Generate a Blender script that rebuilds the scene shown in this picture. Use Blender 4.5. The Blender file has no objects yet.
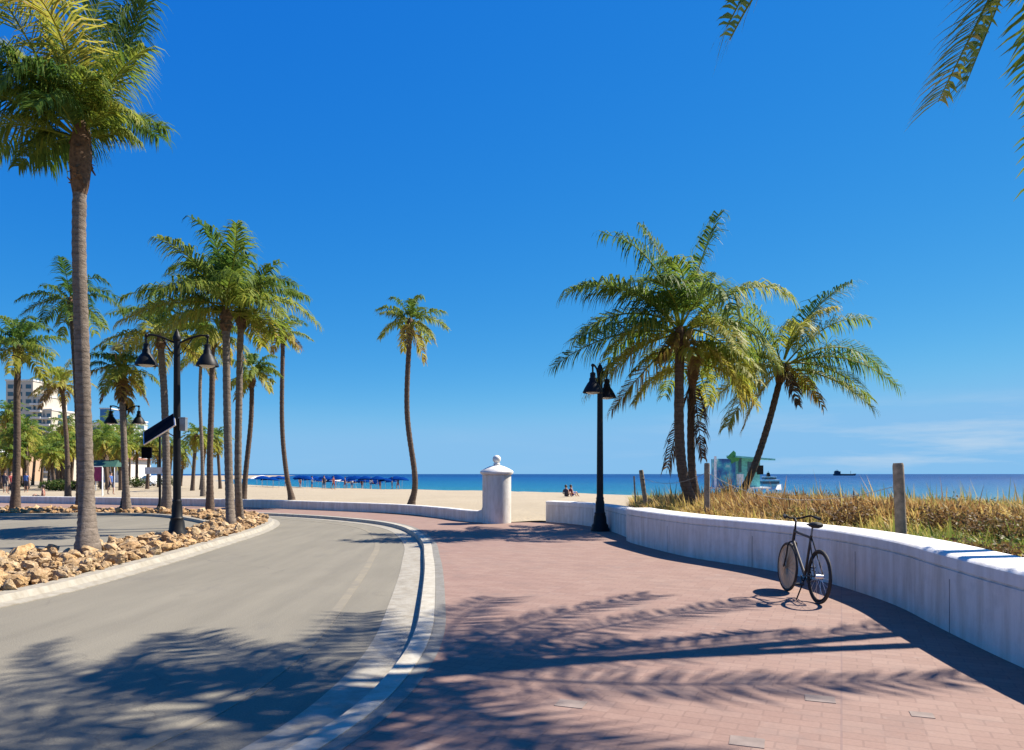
import bpy, math, random
import numpy as np
from mathutils import Vector, Matrix, noise
from mathutils.geometry import tessellate_polygon

random.seed(7)
scene = bpy.context.scene
COL = scene.collection
PI = math.pi
F, CX, HY, EYE = 740.0, 512.0, 474.0, 1.6      # lens in pixels, image centre, horizon row, eye height


def at(px, py, Y):
    """world point seen at a pixel at depth Y"""
    return Vector(((px - CX) / F * Y, Y, EYE + (HY - py) / F * Y))


def gp(px, py, z=0.0):
    """point of the level z seen at a pixel"""
    Y = (EYE - z) * F / (py - HY)
    return Vector(((px - CX) / F * Y, Y, z))


# ------------------------------------------------------------------ materials
def mat(name):
    m = bpy.data.materials.new(name)
    m.use_nodes = True
    nt = m.node_tree
    return m, nt, nt.nodes['Principled BSDF']


def nd(nt, t, **kw):
    n = nt.nodes.new(t)
    for k, v in kw.items():
        if k in n.inputs:
            n.inputs[k].default_value = v
        else:
            setattr(n, k, v)
    return n


def ramp(nt, fac, stops):
    r = nt.nodes.new('ShaderNodeValToRGB')
    el = r.color_ramp.elements
    while len(el) > 1:
        el.remove(el[-1])
    el[0].position, el[0].color = stops[0][0], (*stops[0][1], 1)
    for p, c in stops[1:]:
        e = el.new(p)
        e.color = (*c, 1)
    nt.links.new(fac, r.inputs[0])
    return r.outputs[0]


def coords(nt, scale=(1, 1, 1), rot=(0, 0, 0), kind='Object'):
    tc = nt.nodes.new('ShaderNodeTexCoord')
    mp = nt.nodes.new('ShaderNodeMapping')
    mp.inputs['Scale'].default_value = scale
    mp.inputs['Rotation'].default_value = rot
    nt.links.new(tc.outputs[kind], mp.inputs[0])
    return mp.outputs[0]


def noise_tex(nt, vec, scale, detail=4, rough=.55):
    n = nd(nt, 'ShaderNodeTexNoise')
    n.inputs['Scale'].default_value = scale
    n.inputs['Detail'].default_value = detail
    n.inputs['Roughness'].default_value = rough
    if vec is not None:
        nt.links.new(vec, n.inputs['Vector'])
    return n.outputs['Fac']


def mixc(nt, fac, a, b, mode='MIX'):
    m = nt.nodes.new('ShaderNodeMix')
    m.data_type = 'RGBA'
    m.blend_type = mode
    for sock, v in ((m.inputs[0], fac), (m.inputs[6], a), (m.inputs[7], b)):
        if isinstance(v, (int, float)):
            sock.default_value = v
        elif isinstance(v, tuple):
            sock.default_value = (*v, 1)
        else:
            nt.links.new(v, sock)
    return m.outputs[2]


def bump(nt, bs, h, strength, dist=.02):
    b = nt.nodes.new('ShaderNodeBump')
    b.inputs['Strength'].default_value = strength
    b.inputs['Distance'].default_value = dist
    nt.links.new(h, b.inputs['Height'])
    nt.links.new(b.outputs[0], bs.inputs['Normal'])


def plain(name, c, rough=.6, metal=0.0, var=.25, scale=6.0, bmp=0.0):
    m, nt, bs = mat(name)
    v = coords(nt)
    n = noise_tex(nt, v, scale)
    lo = tuple(x * (1 - var) for x in c)
    hi = tuple(min(1, x * (1 + var)) for x in c)
    nt.links.new(ramp(nt, n, [(.3, lo), (.7, hi)]), bs.inputs['Base Color'])
    bs.inputs['Roughness'].default_value = rough
    bs.inputs['Metallic'].default_value = metal
    if bmp:
        bump(nt, bs, noise_tex(nt, v, scale * 5), bmp)
    return m


M = {}


def make_materials():
    # road: pale worn asphalt with streaks along its length
    m, nt, bs = mat('road asphalt')
    v = coords(nt)
    big = noise_tex(nt, v, .35, 5, .6)
    fine = noise_tex(nt, v, 60, 3)
    streak = noise_tex(nt, coords(nt, (1.8, .16, 1), (0, 0, -.18)), 1.5, 5, .65)
    c = ramp(nt, big, [(.3, (0.1368, 0.1228, 0.0902)), (.7, (0.1872, 0.1683, 0.1248))])
    c = mixc(nt, .35, c, ramp(nt, streak, [(.35, (0.1116, 0.1004, 0.0749)), (.65, (0.2232, 0.2009, 0.1498))]))
    c = mixc(nt, .3, c, ramp(nt, fine, [(.3, (0.0837, 0.0763, 0.0595)), (.7, (0.2511, 0.2288, 0.1795))]))
    vo = nd(nt, 'ShaderNodeTexVoronoi', feature='DISTANCE_TO_EDGE')
    vo.inputs['Scale'].default_value = .33
    wv = nt.nodes.new('ShaderNodeVectorMath')
    wv.operation = 'ADD'
    nz = nd(nt, 'ShaderNodeTexNoise')
    nz.inputs['Scale'].default_value = 1.3
    nz.inputs['Detail'].default_value = 6
    nt.links.new(v, nz.inputs['Vector'])
    nt.links.new(v, wv.inputs[0])
    nt.links.new(nz.outputs['Color'], wv.inputs[1])
    nt.links.new(wv.outputs[0], vo.inputs['Vector'])
    crack = ramp(nt, vo.outputs['Distance'], [(0, (1, 1, 1)), (.006, (0, 0, 0))])
    gate = ramp(nt, noise_tex(nt, v, .5, 3), [(.5, (0, 0, 0)), (.62, (.5, .5, .5))])
    c = mixc(nt, mixc(nt, 1.0, crack, gate, 'MULTIPLY'), c, (.05, .045, .04))
    stain = ramp(nt, noise_tex(nt, coords(nt, (1, .5, 1), (0, 0, .3)), 1.1, 6, .7), [(.58, (0, 0, 0)), (.75, (.45, .45, .45))])
    c = mixc(nt, stain, c, (.10, .092, .078))
    nt.links.new(c, bs.inputs['Base Color'])
    bs.inputs['Roughness'].default_value = .9
    bump(nt, bs, fine, .45, .01)
    M['road'] = m

    # brick promenade
    m, nt, bs = mat('rose brick paving')
    v = coords(nt, (1, 1, 1), (0, 0, math.radians(24)))
    br = nd(nt, 'ShaderNodeTexBrick')
    br.offset = .5
    nt.links.new(v, br.inputs['Vector'])
    for k, x in (('Color1', (0.238, 0.146, 0.109, 1)), ('Color2', (0.207, 0.119, 0.088, 1)), ('Mortar', (0.101, 0.054, 0.041, 1)),
                 ('Scale', 1.0), ('Mortar Size', .008), ('Mortar Smooth', .3), ('Bias', -.1), ('Brick Width', .24),
                 ('Row Height', .12)):
        br.inputs[k].default_value = x
    big = noise_tex(nt, coords(nt), .5, 6, .65)
    fine = noise_tex(nt, coords(nt), 40, 3)
    c = mixc(nt, .55, br.outputs['Color'], ramp(nt, big, [(.3, (0.202, 0.121, 0.093)), (.5, (0.227, 0.144, 0.109)), (.72, (0.242, 0.166, 0.125))]))
    c = mixc(nt, .2, c, ramp(nt, fine, [(.3, (0.126, 0.063, 0.049)), (.7, (0.303, 0.188, 0.148))]))
    pan = nd(nt, 'ShaderNodeTexBrick')                 # wide control joints
    pan.offset = 0
    nt.links.new(v, pan.inputs['Vector'])
    for k, x in (('Color1', (0, 0, 0, 1)), ('Color2', (0, 0, 0, 1)), ('Mortar', (1, 1, 1, 1)), ('Scale', 1.0),
                 ('Mortar Size', .007), ('Mortar Smooth', .1), ('Brick Width', 3.6), ('Row Height', 3.1)):
        pan.inputs[k].default_value = x
    c = mixc(nt, .6, c, mixc(nt, pan.outputs['Color'], c, (.16, .10, .09)))
    cell = nd(nt, 'ShaderNodeTexWhiteNoise', noise_dimensions='2D')
    sn = nd(nt, 'ShaderNodeVectorMath', operation='SNAP')
    sn.inputs[1].default_value = (.24, .12, 1)
    nt.links.new(v, sn.inputs[0])
    nt.links.new(sn.outputs[0], cell.inputs['Vector'])
    c = mixc(nt, .14, c, ramp(nt, cell.outputs['Value'], [(0, (.12, .07, .06)), (.5, (.24, .15, .12)), (1, (.36, .27, .22))]))
    st = ramp(nt, noise_tex(nt, coords(nt), 1.6, 7, .7), [(.52, (0, 0, 0)), (.72, (.42, .42, .42))])
    c = mixc(nt, st, c, (.14, .105, .092))
    st2 = ramp(nt, noise_tex(nt, coords(nt, (1, 1, 1), (0, 0, 1)), 5.0, 3, .5), [(.66, (0, 0, 0)), (.74, (.35, .35, .35))])
    c = mixc(nt, st2, c, (.30, .24, .205))
    nt.links.new(c, bs.inputs['Base Color'])
    bs.inputs['Roughness'].default_value = .85
    bump(nt, bs, br.outputs['Fac'], -.35, .006)
    M['brick'] = m

    # sand
    m, nt, bs = mat('beach sand')
    v = coords(nt)
    big = noise_tex(nt, v, .15, 6, .6)
    f2 = noise_tex(nt, v, 3.0, 5, .7)
    c = mixc(nt, .4, ramp(nt, big, [(.3, (0.299, 0.241, 0.157)), (.7, (0.359, 0.297, 0.201))]),
             ramp(nt, f2, [(.3, (0.252, 0.201, 0.131)), (.7, (0.389, 0.331, 0.232))]))
    nt.links.new(c, bs.inputs['Base Color'])
    bs.inputs['Roughness'].default_value = .95
    bump(nt, bs, f2, .8, .12)
    M['sand'] = m

    # sea
    m, nt, bs = mat('sea water')
    tc = nt.nodes.new('ShaderNodeTexCoord')
    dv = nd(nt, 'ShaderNodeVectorMath', operation='DOT_PRODUCT')
    dv.inputs[1].default_value = (.66, .75, 0)
    nt.links.new(tc.outputs['Object'], dv.inputs[0])
    wob = noise_tex(nt, coords(nt, (1, 1, 1)), .02, 4, .6)
    ad = nd(nt, 'ShaderNodeMath', operation='MULTIPLY_ADD')
    ad.inputs[1].default_value = 60
    nt.links.new(wob, ad.inputs[0])
    nt.links.new(dv.outputs['Value'], ad.inputs[2])
    mr = nd(nt, 'ShaderNodeMapRange')
    mr.inputs['From Min'].default_value = 100
    mr.inputs['From Max'].default_value = 620
    nt.links.new(ad.outputs[0], mr.inputs[0])
    c = ramp(nt, mr.outputs[0], [(0, (.022, .15, .19)), (.10, (.008, .11, .20)), (.3, (.003, .072, .185)), (.7, (.002, .05, .17)), (1, (.0015, .034, .13))])
    nt.links.new(c, bs.inputs['Base Color'])
    bs.inputs['Roughness'].default_value = .35
    bs.inputs['IOR'].default_value = 1.2
    w1 = noise_tex(nt, coords(nt, (.5, .5, .5), (0, 0, .7)), .9, 5, .65)
    bump(nt, bs, w1, 1.0, 1.2)
    M['sea'] = m

    def paint(name, c, groove=False, dirt=.3):
        m, nt, bs = mat(name)
        v = coords(nt)
        streak = noise_tex(nt, coords(nt, (2.5, 2.5, .35)), 2.2, 6, .65)
        fine = noise_tex(nt, v, 25, 4)
        d = tuple(x * y for x, y in zip(c, (.74, .70, .64)))
        col = mixc(nt, ramp(nt, streak, [(.40, (0, 0, 0)), (.66, (dirt, dirt, dirt))]), c, d)
        blot = noise_tex(nt, coords(nt, (1, 1, 1)), 3.5, 7, .7)
        col = mixc(nt, ramp(nt, blot, [(.5, (0, 0, 0)), (.75, (dirt * .5,) * 3)]), col, tuple(x * .55 for x in c))
        nt.links.new(col, bs.inputs['Base Color'])
        bs.inputs['Roughness'].default_value = .7
        bump(nt, bs, noise_tex(nt, v, 9, 8, .75), .5, .02)
        return m
    M['white'] = paint('white stucco', (.70, .67, .62), dirt=.9)
    M['coping'] = paint('white wall coping', (.74, .72, .68), dirt=.6)
    M['kerb'] = paint('pale kerb concrete', (.43, .40, .325), dirt=1.0)
    M['band'] = paint('grey concrete band', (.20, .188, .16), dirt=1.0)
    m, nt, bs = mat('worn pale edge line')
    n = noise_tex(nt, coords(nt), 3.5, 6, .7)
    nt.links.new(ramp(nt, n, [(.35, (.165, .148, .115)), (.7, (.225, .195, .135))]), bs.inputs['Base Color'])
    bs.inputs['Roughness'].default_value = .9
    M['line'] = m
    M['cover'] = plain('worn cover plate', (.20, .155, .13), .85)
    M['gutter'] = paint('gutter concrete', (.31, .285, .23), dirt=1.0)
    M['cream'] = paint('cream stucco', (.50, .45, .37))
    M['pale'] = paint('pale grey stucco', (.50, .54, .57))
    M['peach'] = paint('peach stucco', (.46, .30, .19))
    M['mint'] = plain('mint painted boards', (.13, .48, .46), .6)
    M['glass'] = plain('window glass', (.05, .10, .13), .12, 0, .3)
    M['blueglass'] = plain('blue curtain glass', (.05, .16, .34), .15)
    M['rooftile'] = plain('clay roof tile', (.26, .11, .06), .8)
    M['metal'] = plain('black painted steel', (.010, .010, .011), .5, 0)
    M['metal'].node_tree.nodes['Principled BSDF'].inputs['IOR'].default_value = 1.28
    M['grey'] = plain('grey metal', (.22, .23, .24), .45, .4)
    M['alu'] = plain('aluminium', (.72, .72, .72), .35, .7)
    M['lens'] = plain('lamp lens', (.55, .53, .48), .3)
    M['panel'] = plain('solar cells', (.004, .0045, .009), .6)
    M['panel'].node_tree.nodes['Principled BSDF'].inputs['IOR'].default_value = 1.08
    M['rubber'] = plain('black rubber', (.028, .024, .020), .75)
    M['frame'] = plain('worn dark bicycle paint', (.035, .027, .022), .5, .2)
    M['tan'] = plain('sunlit tan spokes', (.42, .33, .22), .45, .3)  # tan colour paints the sunlight caught by the front spokes
    M['wood'] = plain('weathered wood', (.23, .175, .125), .85, 0, .4, 9, .4)
    M['rope'] = plain('wire rope', (.30, .28, .25), .7)
    M['soil'] = plain('sandy soil', (.30, .21, .12), .95, 0, .35, 4, .5)
    M['maroon'] = plain('maroon banner cloth', (.27, .02, .09), .7)
    M['green'] = plain('green painted cutout', (.05, .25, .07), .6)
    M['dkgreen'] = plain('dark green awning', (.02, .08, .06), .7)
    M['umbblue'] = plain('blue umbrella cloth', (.002, .03, .17), .8)
    M['umbwhite'] = plain('white umbrella cloth', (.78, .78, .78), .8)
    for k in ('umbblue', 'umbwhite'):
        M[k].node_tree.nodes['Principled BSDF'].inputs['IOR'].default_value = 1.05
    M['skin'] = plain('skin', (.45, .26, .17), .55)
    M['hair'] = plain('dark hair', (.03, .02, .015), .6)
    M['clred'] = plain('dark red cotton', (.22, .03, .03), .8)
    M['cldark'] = plain('dark cotton', (.03, .03, .05), .8)
    M['clblue'] = plain('blue cotton', (.04, .10, .30), .8)
    M['clwhite'] = plain('white cotton', (.72, .71, .70), .8)
    M['ship'] = plain('dark ship hull', (.02, .035, .07), .6)
    M['carwhite'] = plain('white car paint', (.75, .75, .75), .25)
    M['coconut'] = plain('coconut husk', (.22, .15, .04), .6)
    M['fibre'] = plain('brown palm fibre', (.13, .075, .04), .95, 0, .5, 14, .8)

    # mural board: blues and greens swirled
    m, nt, bs = mat('blue mural paint')
    v = coords(nt)
    n = noise_tex(nt, v, 1.3, 5, .6)
    nt.links.new(ramp(nt, n, [(.3, (.01, .05, .22)), (.45, (.03, .20, .40)), (.55, (.06, .42, .48)), (.68, (.45, .62, .62))]), bs.inputs['Base Color'])
    M['mural'] = m

    # rocks
    m, nt, bs = mat('tan coral rock')
    v = coords(nt)
    oi = nt.nodes.new('ShaderNodeObjectInfo')
    n = noise_tex(nt, v, 7, 6, .7)
    c = ramp(nt, n, [(.25, (.22, .135, .065)), (.45, (.42, .29, .15)), (.62, (.60, .46, .29)), (.75, (.68, .56, .40))])
    tint = ramp(nt, oi.outputs['Random'], [(0, (.70, .58, .46)), (.4, (1, 1, 1)), (.7, (1.0, .86, .66)), (1, (.9, .9, .92))])
    nt.links.new(mixc(nt, 1.0, c, tint, 'MULTIPLY'), bs.inputs['Base Color'])
    bs.inputs['Roughness'].default_value = .95
    bump(nt, bs, noise_tex(nt, v, 22, 6, .7), .9, .03)
    M['rock'] = m

    # palm trunk: ringed grey bark
    m, nt, bs = mat('ringed palm bark')
    tc = nt.nodes.new('ShaderNodeTexCoord')
    wv = nd(nt, 'ShaderNodeTexWave', wave_type='BANDS', bands_direction='Z', wave_profile='SAW')
    wv.inputs['Scale'].default_value = 2.4
    wv.inputs['Distortion'].default_value = 2.2
    wv.inputs['Detail'].default_value = 2
    wv.inputs['Detail Scale'].default_value = 2
    nt.links.new(tc.outputs['Object'], wv.inputs['Vector'])
    n = noise_tex(nt, coords(nt, (4, 4, 7)), 1.6, 7, .75)
    c = mixc(nt, .5, ramp(nt, wv.outputs['Fac'], [(0, (0.066, 0.0496, 0.0377)), (.25, (0.165, 0.1271, 0.0928)), (1, (0.2112, 0.1643, 0.1218))]),
             ramp(nt, n, [(.34, (.030, .022, .016)), (.52, (.17, .135, .105)), (.7, (.29, .245, .20))]))
    nt.links.new(c, bs.inputs['Base Color'])
    bs.inputs['Roughness'].default_value = .9
    bump(nt, bs, n, .9, .05)
    M['bark'] = m
    m2 = m.copy()
    m2.name = 'dark palm bark'
    for n_ in m2.node_tree.nodes:
        if n_.type == 'VALTORGB':
            for e in n_.color_ramp.elements:
                e.color = (e.color[0] * .62, e.color[1] * .52, e.color[2] * .46, 1)
    M['barkdark'] = m2

    # leaves driven by the age attribute: leaf age, plus painted sunlight in palm fronds
    def leaf(name, stops, trans=.35):
        m, nt, bs = mat(name)
        a = nd(nt, 'ShaderNodeAttribute', attribute_name='age')
        g = nt.nodes.new('ShaderNodeNewGeometry')
        ma = nd(nt, 'ShaderNodeMath', operation='MULTIPLY_ADD')
        ma.inputs[1].default_value = .16
        nt.links.new(g.outputs['Random Per Island'], ma.inputs[0])
        nt.links.new(a.outputs['Fac'], ma.inputs[2])
        c = ramp(nt, ma.outputs[0], stops)
        nt.links.new(c, bs.inputs['Base Color'])
        bs.inputs['Roughness'].default_value = .55
        bs.inputs['IOR'].default_value = 1.25
        tr = nt.nodes.new('ShaderNodeBsdfTranslucent')
        hs = nd(nt, 'ShaderNodeHueSaturation')
        hs.inputs['Value'].default_value = 1.5
        nt.links.new(c, hs.inputs['Color'])
        nt.links.new(hs.outputs[0], tr.inputs[0])
        mx = nt.nodes.new('ShaderNodeMixShader')
        mx.inputs[0].default_value = trans
        nt.links.new(bs.outputs[0], mx.inputs[1])
        nt.links.new(tr.outputs[0], mx.inputs[2])
        nt.links.new(mx.outputs[0], nt.nodes['Material Output'].inputs[0])
        return m
    M['leaf'] = leaf('palm leaf', [(0, (.022, .066, .018)), (.25, (.06, .125, .022)), (.5, (.17, .22, .03)), (.72, (.34, .31, .05)), (.88, (.27, .16, .055)), (1.1, (.10, .06, .035))], .42)
    M['grass'] = leaf('dune grass blades', [(0, (.11, .17, .03)), (.3, (.26, .25, .055)), (.6, (.48, .36, .12)), (.8, (.44, .29, .11)), (1.1, (.20, .11, .045))], .3)
    M['shrubleaf'] = leaf('shrub leaf', [(0, (.02, .05, .012)), (.4, (.06, .10, .02)), (.7, (.17, .12, .04)), (1, (.14, .07, .03))], .25)


make_materials()


# ------------------------------------------------------------------ mesh builder
class MB:
    def __init__(s):
        s.v, s.f, s.a, s.mi = [], [], [], []
        s.age = 0.0
        s.m = 0

    def add(s, vs, fs):
        o = len(s.v)
        s.v.extend(tuple(p) for p in vs)
        s.a.extend([s.age] * len(vs))
        for f in fs:
            s.f.append(tuple(i + o for i in f))
            s.mi.append(s.m)

    def box(s, c, size, rot=None, taper=1.0):
        x, y, z = size[0] / 2, size[1] / 2, size[2] / 2
        c = Vector(c)
        vs = []
        for dz in (-z, z):
            t = taper if dz > 0 else 1
            for dx, dy in ((-x, -y), (x, -y), (x, y), (-x, y)):
                p = Vector((dx * t, dy * t, dz))
                if rot is not None:
                    p = rot @ p
                vs.append(c + p)
        s.add(vs, [(3, 2, 1, 0), (4, 5, 6, 7), (0, 1, 5, 4), (1, 2, 6, 5), (2, 3, 7, 6), (3, 0, 4, 7)])

    def tube(s, pts, r, seg=8, cap=True):
        pts = [Vector(p) for p in pts]
        n = len(pts)
        if not hasattr(r, '__len__'):
            r = [r] * n
        vs, fs = [], []
        prev = None
        for i, p in enumerate(pts):
            t = (pts[min(i + 1, n - 1)] - pts[max(i - 1, 0)]).normalized()
            if prev is None:
                ref = Vector((1, 0, 0)) if abs(t.z) > .8 else Vector((0, 0, 1))
                u = t.cross(ref).normalized()
            else:
                u = (prev - t * prev.dot(t)).normalized()
            prev = u
            w = t.cross(u)
            for k in range(seg):
                a = 2 * PI * k / seg
                vs.append(p + (u * math.cos(a) + w * math.sin(a)) * r[i])
        for i in range(n - 1):
            for k in range(seg):
                a, b = i * seg + k, i * seg + (k + 1) % seg
                fs.append((a, b, b + seg, a + seg))
        if cap:
            fs.append(tuple(reversed(range(seg))))
            fs.append(tuple(range((n - 1) * seg, n * seg)))
        s.add(vs, fs)

    def lathe(s, prof, o=(0, 0, 0), seg=20, rot=None):
        o = Vector(o)
        vs, fs = [], []
        for r, z in prof:
            for k in range(seg):
                a = 2 * PI * k / seg
                p = Vector((r * math.cos(a), r * math.sin(a), z))
                if rot is not None:
                    p = rot @ p
                vs.append(o + p)
        for i in range(len(prof) - 1):
            for k in range(seg):
                a, b = i * seg + k, i * seg + (k + 1) % seg
                fs.append((a, b, b + seg, a + seg))
        fs.append(tuple(reversed(range(seg))))
        fs.append(tuple(range((len(prof) - 1) * seg, len(prof) * seg)))
        s.add(vs, fs)

    def torus(s, c, R, r, axis='X', n=40, seg=8):
        vs, fs = [], []
        for i in range(n):
            A = 2 * PI * i / n
            for k in range(seg):
                a = 2 * PI * k / seg
                q = R + r * math.cos(a)
                d = r * math.sin(a)
                p = (d, q * math.cos(A), q * math.sin(A)) if axis == 'X' else (q * math.cos(A), q * math.sin(A), d)
                vs.append(Vector(c) + Vector(p))
        for i in range(n):
            for k in range(seg):
                fs.append((i * seg + k, i * seg + (k + 1) % seg, ((i + 1) % n) * seg + (k + 1) % seg, ((i + 1) % n) * seg + k))
        s.add(vs, fs)

    def ball(s, c, r, sc=(1, 1, 1), n=12):
        prof = [(max(1e-4, r * math.sin(PI * i / n)), -r * math.cos(PI * i / n)) for i in range(n + 1)]
        o = len(s.v)
        s.lathe(prof, (0, 0, 0), 14)
        c = Vector(c)
        for i in range(o, len(s.v)):
            p = s.v[i]
            s.v[i] = (c.x + p[0] * sc[0], c.y + p[1] * sc[1], c.z + p[2] * sc[2])

    def prism(s, poly, z0, z1):
        n = len(poly)
        tri = tessellate_polygon([[Vector((p[0], p[1], 0)) for p in poly]])
        vs = [(p[0], p[1], z0) for p in poly] + [(p[0], p[1], z1) for p in poly]
        fs = [(i, (i + 1) % n, (i + 1) % n + n, i + n) for i in range(n)]
        for t in tri:
            fs.append(tuple(i + n for i in t))
            fs.append(tuple(reversed(t)))
        s.add(vs, fs)

    def sheet(s, poly, z):
        tri = tessellate_polygon([[Vector((p[0], p[1], 0)) for p in poly]])
        vs = [(p[0], p[1], z) for p in poly]
        fs = []
        for t in tri:
            a, b, c = [Vector(vs[i]) for i in t]
            fs.append(tuple(t) if (b - a).cross(c - a).z > 0 else tuple(reversed(t)))
        s.add(vs, fs)

    def sweep(s, line, prof, cap=True, zs=None):
        """profile (offset to the left of travel, z) along a ground polyline"""
        n, k = len(line), len(prof)
        vs, fs = [], []
        for i, p in enumerate(line):
            a, b = line[max(i - 1, 0)], line[min(i + 1, n - 1)]
            t = Vector((b[0] - a[0], b[1] - a[1], 0)).normalized()
            nn = Vector((-t.y, t.x, 0))
            for o, z in prof:
                q = Vector((p[0], p[1], 0)) + nn * o
                q.z = z if zs is None else zs(i / (n - 1), z)
                vs.append(q)
        for i in range(n - 1):
            for j in range(k):
                a, b = i * k + j, i * k + (j + 1) % k
                fs.append((a, b, b + k, a + k))
        if cap:
            fs.append(tuple(reversed(range(k))))
            fs.append(tuple(range((n - 1) * k, n * k)))
        s.add(vs, fs)

    def build(s, name, mats, parent=None, smooth=True, angle=40):
        me = bpy.data.meshes.new(name)
        me.from_pydata(s.v, [], s.f)
        if any(s.a):
            at_ = me.attributes.new('age', 'FLOAT', 'POINT')
            at_.data.foreach_set('value', s.a)
        if not isinstance(mats, (list, tuple)):
            mats = [mats]
        for m in mats:
            me.materials.append(m)
        me.polygons.foreach_set('material_index', s.mi)
        me.validate()
        import bmesh
        bm = bmesh.new()
        bm.from_mesh(me)
        if not s.keep_normals:
            bmesh.ops.recalc_face_normals(bm, faces=bm.faces)
        bm.to_mesh(me)
        bm.free()
        if smooth:
            me.polygons.foreach_set('use_smooth', [True] * len(me.polygons))
            me.set_sharp_from_angle(angle=math.radians(angle))
        o = bpy.data.objects.new(name, me)
        COL.objects.link(o)
        if parent is not None:
            o.parent = parent
        return o
    keep_normals = False


def tag(o, label=None, cat=None, group=None, kind=None):
    for k, v in (('label', label), ('category', cat), ('group', group), ('kind', kind)):
        if v:
            o[k] = v
    return o


def thing(name, loc, label, cat, group=None, rz=0.0):
    o = bpy.data.objects.new(name, None)
    o.empty_display_size = .2
    o.location = loc
    o.rotation_euler = (0, 0, rz)
    COL.objects.link(o)
    return tag(o, label, cat, group)


def copy_tree(o, parent=None):
    c = o.copy()
    COL.objects.link(c)
    if parent is not None:
        c.parent = parent
    for ch in list(o.children):
        copy_tree(ch, c)
    return c


def smoothline(pts, per=6):
    """Catmull-Rom through 2-D points"""
    P = [Vector((p[0], p[1])) for p in pts]
    P = [P[0] * 2 - P[1]] + P + [P[-1] * 2 - P[-2]]
    out = []
    for i in range(1, len(P) - 2):
        for k in range(per):
            t = k / per
            a, b, c, d = P[i - 1], P[i], P[i + 1], P[i + 2]
            q = .5 * ((2 * b) + (c - a) * t + (2 * a - 5 * b + 4 * c - d) * t * t + (3 * b - a - 3 * c + d) * t ** 3)
            out.append((q.x, q.y))
    out.append((P[-2].x, P[-2].y))
    return out


def offset(line, d):
    n = len(line)
    out = []
    for i, p in enumerate(line):
        a, b = line[max(i - 1, 0)], line[min(i + 1, n - 1)]
        t = Vector((b[0] - a[0], b[1] - a[1])).normalized()
        out.append((p[0] - t.y * d, p[1] + t.x * d))
    return out


def inside(p, poly):
    x, y = p
    r = False
    n = len(poly)
    for i in range(n):
        x1, y1 = poly[i]
        x2, y2 = poly[(i + 1) % n]
        if (y1 > y) != (y2 > y) and x < (x2 - x1) * (y - y1) / (y2 - y1) + x1:
            r = not r
    return r


# ------------------------------------------------------------------ camera, light, sky
cam = bpy.data.objects.new('camera', bpy.data.cameras.new('camera'))
COL.objects.link(cam)
cam.location = (0, 0, EYE)
cam.rotation_euler = (PI / 2, 0, 0)
cam.data.sensor_width = 36
cam.data.lens = 36 * F / 1024
cam.data.shift_y = (HY - 375) / 1024
cam.data.clip_end = 60000
cam.data.clip_start = .05
scene.camera = cam

SUN = Vector((.80, .36, 1.0)).normalized()
sl = bpy.data.lights.new('sun', 'SUN')
sl.energy = 5.0
sl.angle = math.radians(.42)
sl.color = (1.0, .92, .80)
so = bpy.data.objects.new('sun', sl)
COL.objects.link(so)
so.rotation_euler = (-SUN).to_track_quat('-Z', 'Y').to_euler()
so.location = (30, 20, 40)

w = bpy.data.worlds.new('World')
scene.world = w
w.use_nodes = True
nt = w.node_tree
sky = nt.nodes.new('ShaderNodeTexSky')
sky.sky_type = 'NISHITA'
sky.sun_disc = False
sky.sun_elevation = math.asin(SUN.z)
sky.sun_rotation = math.atan2(SUN.x, SUN.y)
sky.altitude = 0
sky.air_density = .6
sky.dust_density = .0
sky.ozone_density = .5
# deep tropical blue: the sky's channels are graded one by one, with its hazy horizon held back
sp = nt.nodes.new('ShaderNodeSeparateColor')
cb = nt.nodes.new('ShaderNodeCombineColor')
nt.links.new(sky.outputs[0], sp.inputs[0])
BG = .10
for i, (gm, k, top_) in enumerate(((1.91, 1.72, .36), (.77, .94, .47), (.22, .94, .62))):
    x = nd(nt, 'ShaderNodeMath', operation='MULTIPLY')
    x.inputs[1].default_value = .085
    mn = nd(nt, 'ShaderNodeMath', operation='SMOOTH_MIN')
    mn.inputs[1].default_value = top_
    mn.inputs[2].default_value = .12
    pw = nd(nt, 'ShaderNodeMath', operation='POWER')
    pw.inputs[1].default_value = gm
    ml = nd(nt, 'ShaderNodeMath', operation='MULTIPLY')
    ml.inputs[1].default_value = k / 2.144 / BG
    nt.links.new(sp.outputs[i], x.inputs[0])
    nt.links.new(x.outputs[0], mn.inputs[0])
    nt.links.new(mn.outputs[0], pw.inputs[0])
    nt.links.new(pw.outputs[0], ml.inputs[0])
    nt.links.new(ml.outputs[0], cb.inputs[i])
# thin low cloud wisps over the sea
tc = nt.nodes.new('ShaderNodeTexCoord')
sep = nt.nodes.new('ShaderNodeSeparateXYZ')
nt.links.new(tc.outputs['Generated'], sep.inputs[0])
cv = nt.nodes.new('ShaderNodeMapping')
cv.inputs['Scale'].default_value = (3.0, 3.0, 26.0)
cv.inputs['Location'].default_value = (1.3, .4, 0)
nt.links.new(tc.outputs['Generated'], cv.inputs[0])
cn = noise_tex(nt, cv.outputs[0], 1.6, 6, .6)
cm = ramp(nt, cn, [(.48, (0, 0, 0)), (.72, (1, 1, 1))])
band = ramp(nt, sep.outputs['Z'], [(.0, (.25, .25, .25)), (.02, (.75, .75, .75)), (.055, (.55, .55, .55)), (.10, (0, 0, 0))])
sx = ramp(nt, sep.outputs['X'], [(.10, (.06, .06, .06)), (.55, (1, 1, 1))])
fac = mixc(nt, 1.0, mixc(nt, 1.0, cm, band, 'MULTIPLY'), sx, 'MULTIPLY')
skyc = mixc(nt, fac, cb.outputs[0], (2.9, 3.4, 3.9))
nt.links.new(skyc, nt.nodes['Background'].inputs[0])
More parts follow.
